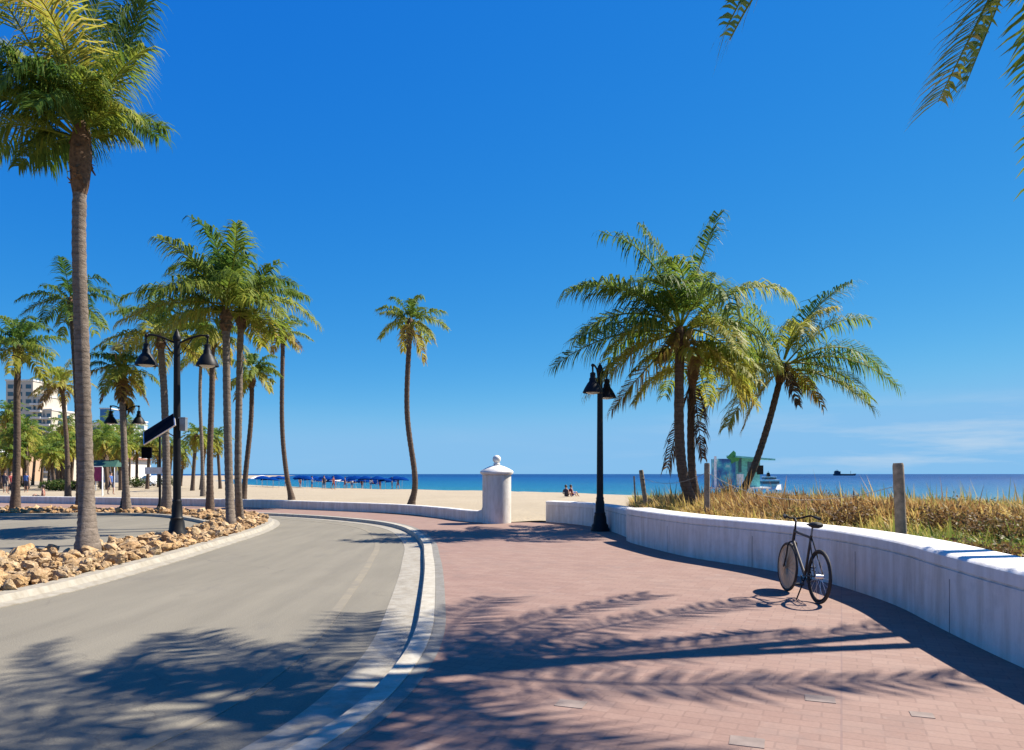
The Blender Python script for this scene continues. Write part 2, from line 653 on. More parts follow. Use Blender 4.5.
nt.nodes['Background'].inputs[1].default_value = BG

scene.view_settings.view_transform = 'Standard'
scene.view_settings.look = 'None'
scene.view_settings.exposure = 1.1
scene.view_settings.gamma = 1.0
scene.view_settings.use_curve_mapping = False
scene.cycles.max_bounces = 6
scene.cycles.transparent_max_bounces = 6
scene.cycles.caustics_reflective = False
scene.cycles.caustics_refractive = False

# ------------------------------------------------------------------ ground lines (seen from above)
ROAD_Z = -.10
kerb_line = smoothline([(-6.5, -5), (-3.4, -1), (-2.1, 2.0), (-1.36, 4.2), (-1.10, 5.2), (-1.0, 6.4), (-1.02, 7.6), (-1.15, 9.1), (-1.48, 12.3),
                        (-1.76, 14.6), (-2.1, 17.2), (-2.66, 20.0), (-3.45, 22.7), (-4.6, 25.0), (-6.4, 27.2), (-8.4, 29.0),
                        (-11, 30.7), (-16, 33.0), (-25.5, 36.0), (-60, 46), (-150, 72)], 6)
wall_left = smoothline([(-60, 52), (-40, 45), (-27.3, 40.8), (-20.2, 38.4), (-13, 35.6), (-7.4, 32.0), (-4.5, 29.6), (-2.6, 26.9), (-1.6, 25.0), (-.75, 24.15)], 6)
wall_far = smoothline([(1.13, 24.7), (1.75, 24.0), (2.3, 22.9), (2.68, 21.4), (2.82, 20.0), (2.92, 18.6), (3.1, 17.6)], 6)
wall_near = smoothline([(2.74, 17.75), (2.80, 17.0), (3.07, 15.6), (3.42, 14.2), (3.98, 13.0), (4.34, 12.1), (4.62, 11.0), (4.70, 9.95), (4.66, 8.9),
                        (4.45, 7.7), (4.22, 6.13), (4.15, 4.6), (4.4, 2.5), (5.2, -1), (6.5, -4)], 6)

# inner side: base sheet, road, kerbs, promenade
mb = MB()
mb.sheet([(12, -30), (7, -6), (4.9, 0), (4.9, 10), (3.2, 17), (1.5, 24.9), (-2.0, 25.8), (-4.5, 30), (-13, 36), (-27, 41), (-60, 52.3), (-160, 84), (-420, 150), (-420, -120), (12, -120)], -.24)
tag(mb.build('ground', M['soil']), kind='structure')
mb = MB()
mb.sheet(offset(kerb_line, .05) + [(-150, 10), (-60, -30), (-6.5, -30)], ROAD_Z)
tag(mb.build('road', M['road']), kind='structure')
mb = MB()
mb.sweep(offset(kerb_line, 1.02), [(.06, ROAD_Z + .004), (.06, ROAD_Z - .02), (-.06, ROAD_Z - .02), (-.06, ROAD_Z + .004)])
tag(mb.build('edge_line', M['line']), kind='structure')
mb = MB()
mb.sweep(kerb_line, [(.40, ROAD_Z + .006), (.40, ROAD_Z - .05), (-.02, ROAD_Z - .05), (-.02, ROAD_Z + .005)])
tag(mb.build('gutter', M['gutter']), kind='structure')
mb = MB()
mb.sweep(kerb_line, [(0, ROAD_Z - .06), (-.015, -.012), (-.03, .006), (-.20, .008), (-.20, ROAD_Z - .06)])
tag(mb.build('kerb', M['kerb']), kind='structure')
mb = MB()
mb.sweep(kerb_line, [(-.203, ROAD_Z - .06), (-.203, .003), (-.33, .003), (-.33, ROAD_Z - .06)])
tag(mb.build('kerb_band', M['band']), kind='structure')
mb = MB()
inner = list(reversed(wall_left))                        # pillar -> far left
prom = offset(kerb_line, -.3)
edge = [(6.6, -4)] + [(x + .1, y) for x, y in reversed(wall_near)] + [(x + .1, y) for x, y in reversed(wall_far)] + [(-.3, 24.3)] + [(x, y + .1) for x, y in inner]
mb.sheet(prom + [(-150, 76)] + list(reversed(edge)) + [(6.5, -30), (-6.5, -30)], 0.0)
tag(mb.build('promenade', M['brick']), kind='structure')

# ------------------------------------------------------------------ beach, sea
PAIRS = [((7, -20), (180, -90), 1), ((5.9, -3), (130, -30), 1), ((4.7, 4), (90, 15), 1), ((4.9, 8), (75, 28), 1), ((5.0, 10.9), (60, 42), 1),
         ((4.5, 12.6), (52, 50), 1), ((3.7, 14.8), (42, 62), .9), ((3.2, 17.5), (32, 73), .7), ((2.95, 21), (20, 86), .35), ((1.25, 25), (6, 106), .0),
         ((-.5, 24.35), (0, 113), 0), ((-2.6, 27.2), (-8, 119), 0), ((-7.4, 32.3), (-25, 132), 0), ((-13, 35.9), (-42, 149), 0),
         ((-27.3, 41.1), (-75, 205), 0), ((-60, 52.3), (-110, 290), 0), ((-150, 80), (-150, 420), 0), ((-420, 145), (-420, 1500), 0)]
Ai = smoothline([p[0] for p in PAIRS], 6)
Bi = smoothline([p[1] for p in PAIRS], 6)
Di = [y for x, y in smoothline([(i, p[2]) for i, p in enumerate(PAIRS)], 6)]
VS = [0, .004, .01, .02, .03, .045, .06, .08, .1, .13, .17, .22, .28, .35, .43, .52, .62, .72, .82, .9, .96, 1.0, 1.05, 1.15]


def sstep(a, b, x):
    t = max(0, min(1, (x - a) / (b - a)))
    return t * t * (3 - 2 * t)


def beach_h(x, y, d, v, dist):
    z = .02 - .55 * sstep(.15, .8, v) - .75 * sstep(.75, 1.0, v) - 2.2 * max(0, v - 1.0) / .15
    z += d * (.30 * (1 - sstep(14, 32, dist)) + .34 * sstep(1.0, 6.0, dist) * (1 - sstep(9, 26, dist)) * (1 - .75 * sstep(8, 13, x)))
    if dist > .3:
        z += (noise.noise(Vector((x * .35, y * .35, 0))) * .10 + noise.noise(Vector((x * .9, y * .9, 3))) * .04) * min(1, dist) * (1 - sstep(.8, .95, v))
    return z


def beach_point(k, v):
    a, b = Vector(Ai[k]), Vector(Bi[k])
    p = a.lerp(b, v)
    return Vector((p.x, p.y, beach_h(p.x, p.y, max(0, Di[k]), v, (p - a).length)))


mb = MB()
nk, nv = len(Ai), len(VS)
mb.add([beach_point(k, v) for k in range(nk) for v in VS],
       [(k * nv + j, k * nv + j + 1, (k + 1) * nv + j + 1, (k + 1) * nv + j) for k in range(nk - 1) for j in range(nv - 1)])
beach = tag(mb.build('beach', M['sand'], angle=180), kind='structure')
bpy.context.view_layer.update()
from mathutils.bvhtree import BVHTree
BV = BVHTree.FromPolygons([Vector(v) for v in mb.v], mb.f)


def ground_z(x, y):
    h = BV.ray_cast(Vector((x, y, 50)), Vector((0, 0, -1)))
    return h[0].z if h[0] is not None else 0.0


mb = MB()
mb.add([(-42000, -20000, -1.2), (42000, -20000, -1.2), (42000, 42000, -1.2), (-42000, 42000, -1.2)], [(0, 1, 2, 3)])
tag(mb.build('sea', M['sea']), kind='structure')

# ------------------------------------------------------------------ walls
H = .70


def seawall(line, name, label, th=.48, H=.70):
    root = thing(name, (line[0][0], line[0][1], 0), label, 'wall')
    inv = Vector((line[0][0], line[0][1]))
    ln = [(x - inv.x, y - inv.y) for x, y in line]
    b = MB()
    b.sweep(ln, [(0, -.2), (0, H - .16), (.018, H - .155), (.018, H - .135), (.03, H - .13), (th - .03, H - .13), (th, H - .16), (th, -.2)])
    b.build('wall_body', M['white'], root)
    b = MB()
    b.sweep(ln, [(.0, H - .133), (-.002, H - .03), (.02, H - .006), (.06, H), (th - .06, H), (th - .01, H - .02), (th, H - .133)])
    b.build('coping', M['coping'], root)
    # vertical control joints: thin dark strips let into the face
    acc = 0
    for i in range(1, len(ln)):
        acc += (Vector(ln[i]) - Vector(ln[i - 1])).length
        if acc > 2.6 and i < len(ln) - 1:
            acc = 0
            t = (Vector(ln[i + 1]) - Vector(ln[i - 1])).normalized()
            p = Vector(ln[i])
            b = MB()
            b.box((p.x, p.y, .26), (.010, .008, .56), Matrix.Rotation(math.atan2(t.y, t.x), 3, 'Z'))
            b.build('joint', M['grey'], root)
    return root


seawall(wall_near, 'seawall', 'long white curved seat wall with grooved coping beside the bicycle', .66, .79)
seawall(wall_far, 'seawall', 'short white curved wall section ending at the beach opening behind the lamp post')

root = thing('beach_wall', (-.5, 24.25, 0), 'low white beach wall running along the road curve to a round pillar', 'wall')
ln = [(x + .5, y - 24.25) for x, y in wall_left]
b = MB()


def swoop(t, z):
    if z <= 0:
        return z
    k = sstep(.957, .990, t)
    return z + k * .42


b.sweep(ln, [(0, -.2), (0, .35), (.03, .38), (.32, .38), (.35, .35), (.35, -.2)], zs=swoop)
b.build('wall_body', M['white'], root)
b = MB()
b.lathe([(.47, -.1), (.47, 1.56), (.455, 1.57)], seg=36)
pil = b.build('pillar', M['white'], root)
b = MB()
b.lathe([(.46, 1.572), (.53, 1.60), (.55, 1.66), (.52, 1.71), (.40, 1.78), (.24, 1.85), (.12, 1.88), (.10, 1.90)], seg=36)
b.build('cap', M['coping'], pil)
b = MB()
b.lathe([(.09, 1.90), (.12, 1.93), (.08, 1.955), (.085, 1.98)], seg=20)
b.ball((0, 0, 2.085), .135)
b.build('ball_finial', M['coping'], pil)

# ------------------------------------------------------------------ planting bed
bed_road = smoothline([(-10, 1), (-7.6, 6), (-6.76, 9.8), (-6.7, 12.1), (-6.85, 14.7), (-7.05, 17.0), (-7.4, 20.9), (-7.85, 23.6), (-8.5, 25.9), (-9.6, 28.2), (-11.6, 30.4), (-16, 32.2), (-23, 33.0), (-40, 35.5)], 5)
bed_lane = smoothline([(-40, 32.0), (-20.6, 30.1), (-17.3, 30.6), (-14.5, 29.8), (-12.3, 27.8), (-10.6, 25.6), (-10.0, 24.5), (-9.6, 23), (-9.3, 21.2), (-9.05, 18.3), (-9.1, 16.4), (-9.3, 15.0), (-9.8, 13.8), (-11.5, 12), (-15, 8)], 5)
bed_poly = bed_road + bed_lane
mb = MB()
mb.sheet(bed_poly, -.01)
tag(mb.build('planting_bed', M['soil']), kind='structure')
mb = MB()
mb.sweep(bed_road, [(-.34, ROAD_Z - .05), (-.34, ROAD_Z + .012), (-.16, ROAD_Z + .035), (-.10, .02), (.10, .03), (.10, ROAD_Z - .05)])
mb.sweep(bed_lane, [(-.16, ROAD_Z - .05), (-.14, .0), (.04, .01), (.04, ROAD_Z - .05)])
tag(mb.build('bed_kerb', M['gutter']), kind='structure')

# rocks
def rock_mesh(seed):
    import bmesh
    rng = random.Random(seed)
    bm = bmesh.new()
    bmesh.ops.create_icosphere(bm, subdivisions=3, radius=.5)
    off = Vector((rng.random() * 50, rng.random() * 50, rng.random() * 50))
    sc = Vector((1, rng.uniform(.65, .9), rng.uniform(.55, .8)))
    cuts = [Vector((rng.gauss(0, 1), rng.gauss(0, 1), rng.gauss(0, 1))).normalized() for _ in range(12)]
    for v in bm.verts:
        p = v.co.copy()
        for c in cuts:
            d = p.dot(c) - .31
            if d > 0:
                p -= c * d * .85
        p *= 1.08 + .34 * noise.noise(v.co * 2.6 + off) + .20 * noise.noise(v.co * 7 + off) + .10 * noise.noise(v.co * 15 + off)
        v.co = Vector((p.x * sc.x, p.y * sc.y, p.z * sc.z))
    me = bpy.data.meshes.new('rock')
    bm.to_mesh(me)
    bm.free()
    me.polygons.foreach_set('use_smooth', [True] * len(me.polygons))
    me.set_sharp_from_angle(angle=math.radians(24))
    me.materials.append(M['rock'])
    return me


rocks = [rock_mesh(i) for i in range(9)]
TRUNK_SPOTS = []          # filled before the rocks are laid
KEEP = [(-8.6, 15.0, .45), (-8.5, 18.8, .38), (-8.62, 22.7, .25), (-8.35, 24.0, .25)]
pts = []
rng = random.Random(5)
tries = 0
cells = {}
while len(pts) < 2300 and tries < 140000:
    tries += 1
    if rng.random() < .72:
        x, y = rng.uniform(-12, -6.7), rng.uniform(6, 31)
    else:
        x, y = rng.uniform(-34, -10), rng.uniform(29, 34.5)
    if not inside((x, y), bed_poly):
        continue
    r = rng.choice([.06, .08, .10, .12, .15]) * (1 if rng.random() < .88 else 1.25)
    if any((x - a) ** 2 + (y - b_) ** 2 < (r * .7 + c) ** 2 for a, b_, c in KEEP):
        continue
    if not inside((x + r * .9, y), bed_poly) or not inside((x - r * .8, y), bed_poly):
        continue
    ok = True
    gx, gy = int(x * 3), int(y * 3)
    for i in range(gx - 2, gx + 3):
        for j in range(gy - 2, gy + 3):
            for (a, b_, c) in cells.get((i, j), ()):
                if (x - a) ** 2 + (y - b_) ** 2 < (.62 * (r + c)) ** 2:
                    ok = False
    if ok:
        cells.setdefault((gx, gy), []).append((x, y, r))
        pts.append((x, y, r))
vis = [p for p in pts if (p[0] / p[1] * F + CX) > -8 and p[1] > 5]
vis.sort(key=lambda p: -p[2] / p[1])
first = vis[:295]
rest = [p for p in pts if p not in set(first)]
ROCK_LABEL = 'rough tan coral rock lying among others in the bed between road and parking bay'
for i, (x, y, r) in enumerate(first):
    o = bpy.data.objects.new('rock', rocks[i % 9])
    COL.objects.link(o)
    o.location = (x, y, r * rng.uniform(.2, .85))
    o.rotation_euler = (rng.uniform(-.5, .5), rng.uniform(-.5, .5), rng.uniform(0, 6.28))
    s = 2 * r * rng.uniform(.95, 1.25)
    o.scale = (s, s, s * rng.uniform(.85, 1.15))
    tag(o, ROCK_LABEL, 'rock', 'rocks in the planting bed')
mb = MB()
for i, (x, y, r) in enumerate(rest):
    me = rocks[i % 9]
    R = Matrix.Rotation(rng.uniform(0, 6.28), 3, 'Z') @ Matrix.Rotation(rng.uniform(-.5, .5), 3, 'X')
    s = 2 * r * rng.uniform(.95, 1.25)
    c = Vector((x, y, r * rng.uniform(.2, .7)))
    mb.add([c + (R @ v.co) * s for v in me.vertices], [tuple(p.vertices) for p in me.polygons])
tag(mb.build('rubble', M['rock'], angle=35), 'smaller and farther tan rocks filling the planting bed', 'rubble', kind='stuff')

# ------------------------------------------------------------------ palms
DOWN = Vector((0, 0, -1))


def frond(mb, base, d, L, droop, age, rng, n=34, ll=.62, hang=.55, wid=.030, wind=Vector((0, 0, 0)), segs=14, lref=None):
    """feather leaf: curved rachis with two ranks of hanging leaflets"""
    d = Vector(d).normalized()
    wind = wind + (Vector((rng.gauss(0, .15), rng.gauss(0, .2), 0)) if lref is None else Vector((0, 0, 0)))
    gap = [rng.uniform(.25, 1) for _ in range(2)] if lref is None else []
    pts, T = [Vector(base)], []
    side0 = d.cross(Vector((0, 0, 1)))
    if side0.length < .05:
        side0 = Vector((1, 0, 0))
    side0.normalize()
    tw = rng.uniform(-.5, .5)
    for i in range(segs):
        t = (i + .5) / segs
        v = (d + DOWN * droop * (t ** 1.35) * 1.55 + wind * t).normalized()
        pts.append(pts[-1] + v * L / segs)
        T.append(v)
    T.append(T[-1])
    mb.age = age if age > .8 else max(age, .50)
    r0 = .035 * L / 3.4
    mb.tube(pts, [r0 * (1 - .85 * i / segs) for i in range(segs + 1)], 4, cap=False)
    for k in range(n):
        t = .14 + .86 * (k + rng.random() * .6) / n
        if any(abs(t - g_) < .022 for g_ in gap):
            continue
        x = t * segs
        i = min(int(x), segs - 1)
        p = pts[i].lerp(pts[i + 1], x - i)
        tv = T[i]
        s = tv.cross(Vector((0, 0, 1)))
        if s.length < .25:
            s = side0 - tv * side0.dot(tv)
        s.normalize()
        up = s.cross(tv)
        env = math.sin(PI * min(1, (t * .93 + .06))) ** .6 * (1 - .25 * t)
        if t > .5:
            env = max(env, .42 if lref is None else .62)
        for sg in (-1, 1):
            l = ll * env * rng.uniform(.7, 1.15) * (L / 3.4 if lref is None else .31)
            if l < .06:
                continue
            dr = (tv * (.45 + (.5 if lref is None else .15) * t) + s * sg * .95 + up * (.3 + tw * sg * .5) + Vector((rng.gauss(0, .13), rng.gauss(0, .13), rng.gauss(0, .13)))).normalized()
            hg = hang * rng.uniform(.6, 1.3)
            p1 = p + dr * l * .40
            d2 = (dr + DOWN * hg * 1.2).normalized()
            p2 = p1 + d2 * l * .35
            d3 = (d2 + DOWN * hg * 1.6).normalized()
            p3 = p2 + d3 * l * .30
            wv = dr.cross(up).normalized() * wid * .5
            if wv.length < 1e-4:
                wv = tv * wid * .5
            mb.age = min(1.0, max(.0, age + rng.gauss(0, .05) + .06 * t))
            mb.add([p - wv * .5, p + wv * .5, p1 + wv, p1 - wv, p2 + wv * .6, p2 - wv * .6, p3],
                   [(0, 1, 2, 3), (3, 2, 4, 5), (5, 4, 6)])


def path3(pts, per=6):
    """smooth 3-D curve"""
    P = [Vector(p) for p in pts]
    P = [P[0] * 2 - P[1]] + P + [P[-1] * 2 - P[-2]]
    out = []
    for i in range(1, len(P) - 2):
        for k in range(per):
            t = k / per
            a, b, c, d = P[i - 1], P[i], P[i + 1], P[i + 2]
            out.append(.5 * ((2 * b) + (c - a) * t + (2 * a - 5 * b + 4 * c - d) * t * t + (3 * b - a - 3 * c + d) * t ** 3))
    out.append(P[-2])
    return out


def palm(label, trunk, r, fronds, seed, bark='bark', L=3.0, flare=1.9, n=34, ll=.62, wid=.03, dead=(), nuts=True, fibre=.7,
         group=None, name='coconut_palm', detail=True, rtop=None, lref=None, wind=(0, 0, 0), hang=(.65, 1.2)):
    """trunk: world points base to top; r: trunk radius; fronds: (screen angle, depth, length, droop, age)"""
    rng = random.Random(seed)
    base = Vector(trunk[0])
    root = thing(name, base, label, 'palm tree', group)
    tp = path3([Vector(p) - base for p in trunk], 8)
    tp[0] = tp[0] - Vector((0, 0, .15))
    m = len(tp)
    rt = rtop or r * .82
    rad = []
    for i in range(m):
        t = i / (m - 1)
        q = r + (rt - r) * t + r * (flare - 1) * math.exp(-t * 14)
        rad.append(q)
    if detail:                                           # ring scars
        pp, rr = [], []
        total = sum((tp[i + 1] - tp[i]).length for i in range(m - 1))
        steps = int(total / .11)
        for k in range(steps + 1):
            x = k / steps * (m - 1)
            i = min(int(x), m - 2)
            q = rad[i] + (rad[i + 1] - rad[i]) * (x - i)
            pp.append(tp[i].lerp(tp[i + 1], x - i))
            rr.append(q * (1 + (.05 if k % 2 else -.035) + .05 * noise.noise(Vector((k * .35, seed, 0)))))
        tp2, rad2 = pp, rr
    else:
        tp2, rad2 = tp, rad
    b = MB()
    b.tube(tp2, rad2, 14 if detail else 8)
    b.build('trunk', M[bark], root)
    top = tp[-1]
    ax = (tp[-1] - tp[-3]).normalized()
    if fibre:
        b = MB()
        prof = [(-.62, 1.02), (-.5, 1.25), (-.3, 1.75), (-.12, 1.5), (.05, 1.7), (.25, 1.25), (.5, .6)]
        b.tube([top + ax * (z * fibre) for z, q in prof], [rt * q * (1 + .15 * rng.uniform(-1, 1)) for z, q in prof], 10)
        for k in range(26 if detail else 8):               # torn leaf bases
            a = rng.uniform(0, 6.28)
            z = rng.uniform(-.5, .15) * fibre
            o = Vector((math.cos(a), math.sin(a), 0))
            p = top + ax * z + o * rt * 1.2
            wv = Vector((-o.y, o.x, 0)) * rng.uniform(.04, .08)
            q = p + o * rng.uniform(.04, .14) + Vector((0, 0, rng.uniform(-.25, .22)))
            b.add([p - wv, p + wv, q + wv * .4, q - wv * .4], [(0, 1, 2, 3)])
        b.build('fibre_sheath', M['fibre'], root)
    if nuts and detail:
        b = MB()
        for k in range(9):
            a = rng.uniform(0, 6.28)
            b.ball(top + Vector((math.cos(a) * rt * 2.2, math.sin(a) * rt * 2.2, rng.uniform(-.15, .2))), .11, (1, 1, 1.2), 6)
        b.build('coconuts', M['coconut'], root)
    b = MB()
    b.keep_normals = True
    hub = top + ax * .18 * (1 if detail else .6)
    for (ang, dep, l, dr, age) in fronds:
        a = math.radians(ang)
        d = Vector((math.cos(a), dep, math.sin(a)))
        frond(b, hub + d.normalized() * .1 + Vector((0, 0, rng.uniform(-.1, .25))), d, l * L, dr, age, rng, n, ll, rng.uniform(*hang), wid, lref=lref, wind=Vector(wind))
    b.build('crown', M['leaf'], root, smooth=False)
    if dead:
        for (ang, dep, l, dr, age) in dead:
            b = MB()
            b.keep_normals = True
            a = math.radians(ang)
            d = Vector((math.cos(a), dep, math.sin(a)))
            frond(b, top + Vector((0, 0, -.1)), d, l * L, dr, age, rng, n, ll * .7, 1.6, wid)
            f = b.build('dead_frond', M['leaf'], root, smooth=False)
            f['label'] = 'dry brown dead frond hanging down beside the trunk'
    return root


def ring(seed, n=20, lo=-35, hi=78, age=(.15, .75), droop=(.5, 1.0)):
    """an all-round crown: young fronds upright, old ones low"""
    rng = random.Random(seed)
    out = []
    for i in range(n):
        t = (i + .5) / n                                  # 0 young .. 1 old
        az = i * 2.39996 + rng.uniform(-.3, .3)
        el = math.radians(hi + (lo - hi) * t + rng.uniform(-8, 8))
        x, y, z = math.cos(el) * math.cos(az), math.cos(el) * math.sin(az), math.sin(el)
        h = math.hypot(x, z)
        ang = math.degrees(math.atan2(z, x))
        out.append((ang, y / max(.15, h) if h > .15 else y * 4, rng.uniform(.82, 1.08) * (1 - .25 * max(0, .3 - t)),
                    rng.uniform(*droop), age[0] + (age[1] - age[0]) * t ** 1.4 + rng.uniform(-.1, .1)))
    return out


# -- two big palms standing off to the right; their crowns hang into the top of the picture
def toward(gx, gy, dz=0.0, age=.3):
    """frond whose tip lies so far from the crown that the sun drops it at this ground offset from the crown's own shadow"""
    x, y = gx + .8 * dz, gy + .36 * dz
    h = math.hypot(x, y)
    l = h / .86
    e = .58
    n_ = math.hypot(x, e * h)
    return (math.degrees(math.atan2(e * h, x)), y / n_, l, .78 - dz / (l * .66), age)


A_f = [toward(*g) for g in ((.25, 3.0, 1.1), (2.2, 3.3, .2), (3.4, 2.9, -.2), (4.3, 1.5, -.4), (4.2, -.2, -.5), (2.9, -2.2, -.5), (.9, -2.2, .8), (-.3, -2.1, .9), (-1.1, 2.6, 1.1), (-2.3, 1.6, .3),
                            (-2.6, .2, .2), (-1.5, -1.3, 1.2), (1.6, .9, 1.3), (.2, 1.2, 2.0))]
A_f += [(164, .0, 5.05, 1.42, .3), (161, .12, 4.9, 1.4, .3), (-117.6, -.02, 3.15, .03, .5), (-110, .12, 2.6, .03, .3), (-90.8, -.02, 3.8, .03, .35)]
palm('tall coconut palm right of the frame edge whose frond tips hang in at the top', [(9.4, 7.6, .35), (8.9, 8.4, 3), (8.2, 9.1, 6.4), (7.0, 9.5, 9.15)], .115, A_f, 101, L=1.0, n=62, ll=2.5, wid=.046, lref=1.0, hang=(.12, .4))
B_f = [toward(*g) for g in ((-2.4, 1.9, 0), (-3.0, .9, 0), (-2.6, -.2, -.1), (-1.1, -1.4, 0), (.1, -1.9, 0), (1.4, -1.5, 0), (.3, 2.4, 0), (-1.4, 2.3, 0), (-2.6, -1.3, -.3))]
palm('tallest coconut palm beside the seat wall, standing wholly right of the frame', [(9.9, 9.3, .4), (9.5, 9.6, 4), (8.8, 9.8, 8), (7.81, 9.8, 11.85)], .115, B_f, 102, L=1.0, n=50, ll=2.0, wid=.044, lref=1.0, hang=(.3, .8))

# -- right pair and leaning palm
R1_f = [(172, .1, 1.06, 0.72, .25), (163, -.4, 1.0, 0.64, .2), (150, .3, .95, 0.93, .3), (135, -.3, 1.05, 0.72, .25), (120, .4, 1.1, 0.58, .22), (104, -.2, 1.08, 0.52, .15),
        (92, .3, 1.08, 0.40, .2), (72, -.1, 1.0, .42, .2), (58, .4, .95, 0.58, .3), (44, -.2, 1.0, 0.72, .45), (30, .3, 1.0, 0.81, .35), (12, -.5, .9, 0.93, .4), (0, .4, .9, 0.81, .5),
        (196, -.4, .95, 0.70, .55), (205, .3, .9, 0.64, .6), (-25, -.3, .8, 0.70, .6), (110, -.9, .9, 0.81, .2), (60, -1.1, .9, 0.93, .3), (140, 1.2, .9, 0.93, .3), (225, -.3, .85, 0.52, .68),
        (-60, -.5, .4, 0.46, .75), (245, -.4, .4, 0.35, .75), (178, -.8, .8, 0.81, .5), (20, -1.3, .8, 0.81, .5), (128, .0, .85, 0.81, .35), (85, -.7, .8, 0.70, .3)]
palm('taller bushy coconut palm of the right pair, trunk swelling at its foot by the wall', [at(702, 518, 22), at(690, 497, 22), at(682, 468, 22), at(679, 420, 22), at(680, 338, 22)], .165, R1_f, 21,
     'barkdark', L=3.6, n=78, ll=1.35, wid=.048, flare=2.7, wind=(-.42, 0, 0))
R2_f = ring(31, 14, -18, 50, (.3, .68), (.6, .95))
palm('shorter coconut palm just behind the bushy one, with brown fronds hanging by its trunk', [at(699, 512, 23.2), at(692, 470, 23.2), at(691, 420, 23.2), at(693, 372, 23.2)], .13, R2_f, 22, 'barkdark', L=2.4, n=56, ll=1.4, wid=.048,
     dead=[(-109, -.1, 1.35, .1, .99), (-86, -.1, 1.1, .1, .98)], nuts=False)
R3_f = [(175, .1, .95, 0.58, .45), (160, -.3, .9, 0.70, .4), (145, .3, 1.0, 0.87, .45), (125, -.2, 1.05, 0.76, .35), (105, .2, .85, 0.70, .3), (66, .1, 1.15, 0.37, .12), (52, -.3, .9, 0.58, .3),
        (34, .2, 1.12, 0.81, .15), (20, -.3, 1.08, 0.99, .2), (4, .2, 1.05, 0.76, .3), (-10, -.4, .9, 0.70, .45), (192, .3, 1.0, 0.58, .6), (208, -.3, .95, 0.46, .6), (225, .2, .7, 0.46, .7), (-35, .2, .6, 0.58, .7),
        (90, -.9, .8, 0.93, .5), (120, 1.0, .8, 0.93, .3), (30, 1.1, .8, 0.93, .3), (184, -.8, .85, 0.70, .55), (75, -.4, .7, 0.58, .55), (-80, -.5, .45, 0.35, .85)]
palm('coconut palm leaning right over the dune, its bare dark trunk slanting', [at(735, 504, 27.5), at(752, 472, 27.5), at(768, 425, 27.5), at(782, 372, 27.5)], .135, R3_f, 23, 'barkdark', L=3.75, n=78, ll=1.35, wid=.048, wind=(.12, 0, 0), flare=1.4)

# -- left foreground palm
P1_f = [(113, -.3, 1.25, .22, .45), (128, .2, 1.2, .35, .42), (143, -.2, 1.1, .5, .4), (156, .3, .95, .5, .28), (166, -.3, .85, .5, .36), (98, .2, 1.3, .12, .2), (84, -.4, 1.15, .8, .58), (73, .1, 1.15, .10, .14),  # yellower last values paint some fronds as if sunlit
        (66, .3, 1.1, .14, .12), (58, -.2, .85, .5, .34), (60, .7, .75, .55, .2), (50, -.2, .55, .95, .42), (34, .2, .42, .8, .34), (178, .3, .6, .5, .2), (120, -.7, 1.0, .7, .2), (100, -1.2, .8, 1.0, .14),
        (76, 1.0, .9, .6, .1), (140, .9, .9, .6, .14), (146, -.6, .85, .6, .24), (92, -.3, 1.15, .1, .5), (132, -.5, 1.0, .6, .3), (110, .6, 1.0, .6, .1), (86, -1.3, .7, 1.1, .14), (70, -.8, .7, .8, .3),
        (105, -.1, 1.25, .1, .15)]
palm('large foreground coconut palm with ringed grey trunk rising from the rocks', [gp(88, 556), at(86, 480, 15), at(82, 350, 15), at(79, 240, 15), at(81, 148, 15)], .15, P1_f, 24, L=2.75, n=92, ll=1.6, wid=.036, nuts=False, flare=1.9, fibre=1.5)

# -- pair at the tip of the bed
palm('left palm of the pair at the bed tip, under the fuller crown', [gp(231, 527), at(229, 480, 22.8), at(227, 400, 22.8), at(226, 318, 22.8)], .13, [f for f in ring(41, 22, -12, 85, (.15, .55), (.45, .9)) if not -60 < f[0] < 8], 25, L=2.85, n=70, ll=1.4, wid=.048, wind=(-.15, 0, 0), flare=1.4, nuts=False)
palm('right palm of the pair at the bed tip, with a yellow crown base', [gp(240, 522.5), at(238, 480, 24), at(239, 400, 24), at(241, 316, 24)], .12, [f for f in ring(42, 21, -8, 75, (.2, .6), (.45, .8)) if not -60 < f[0] < 22], 26, L=2.5, n=70, ll=1.4, wid=.048, wind=(.12, 0, 0), flare=1.4, nuts=False)

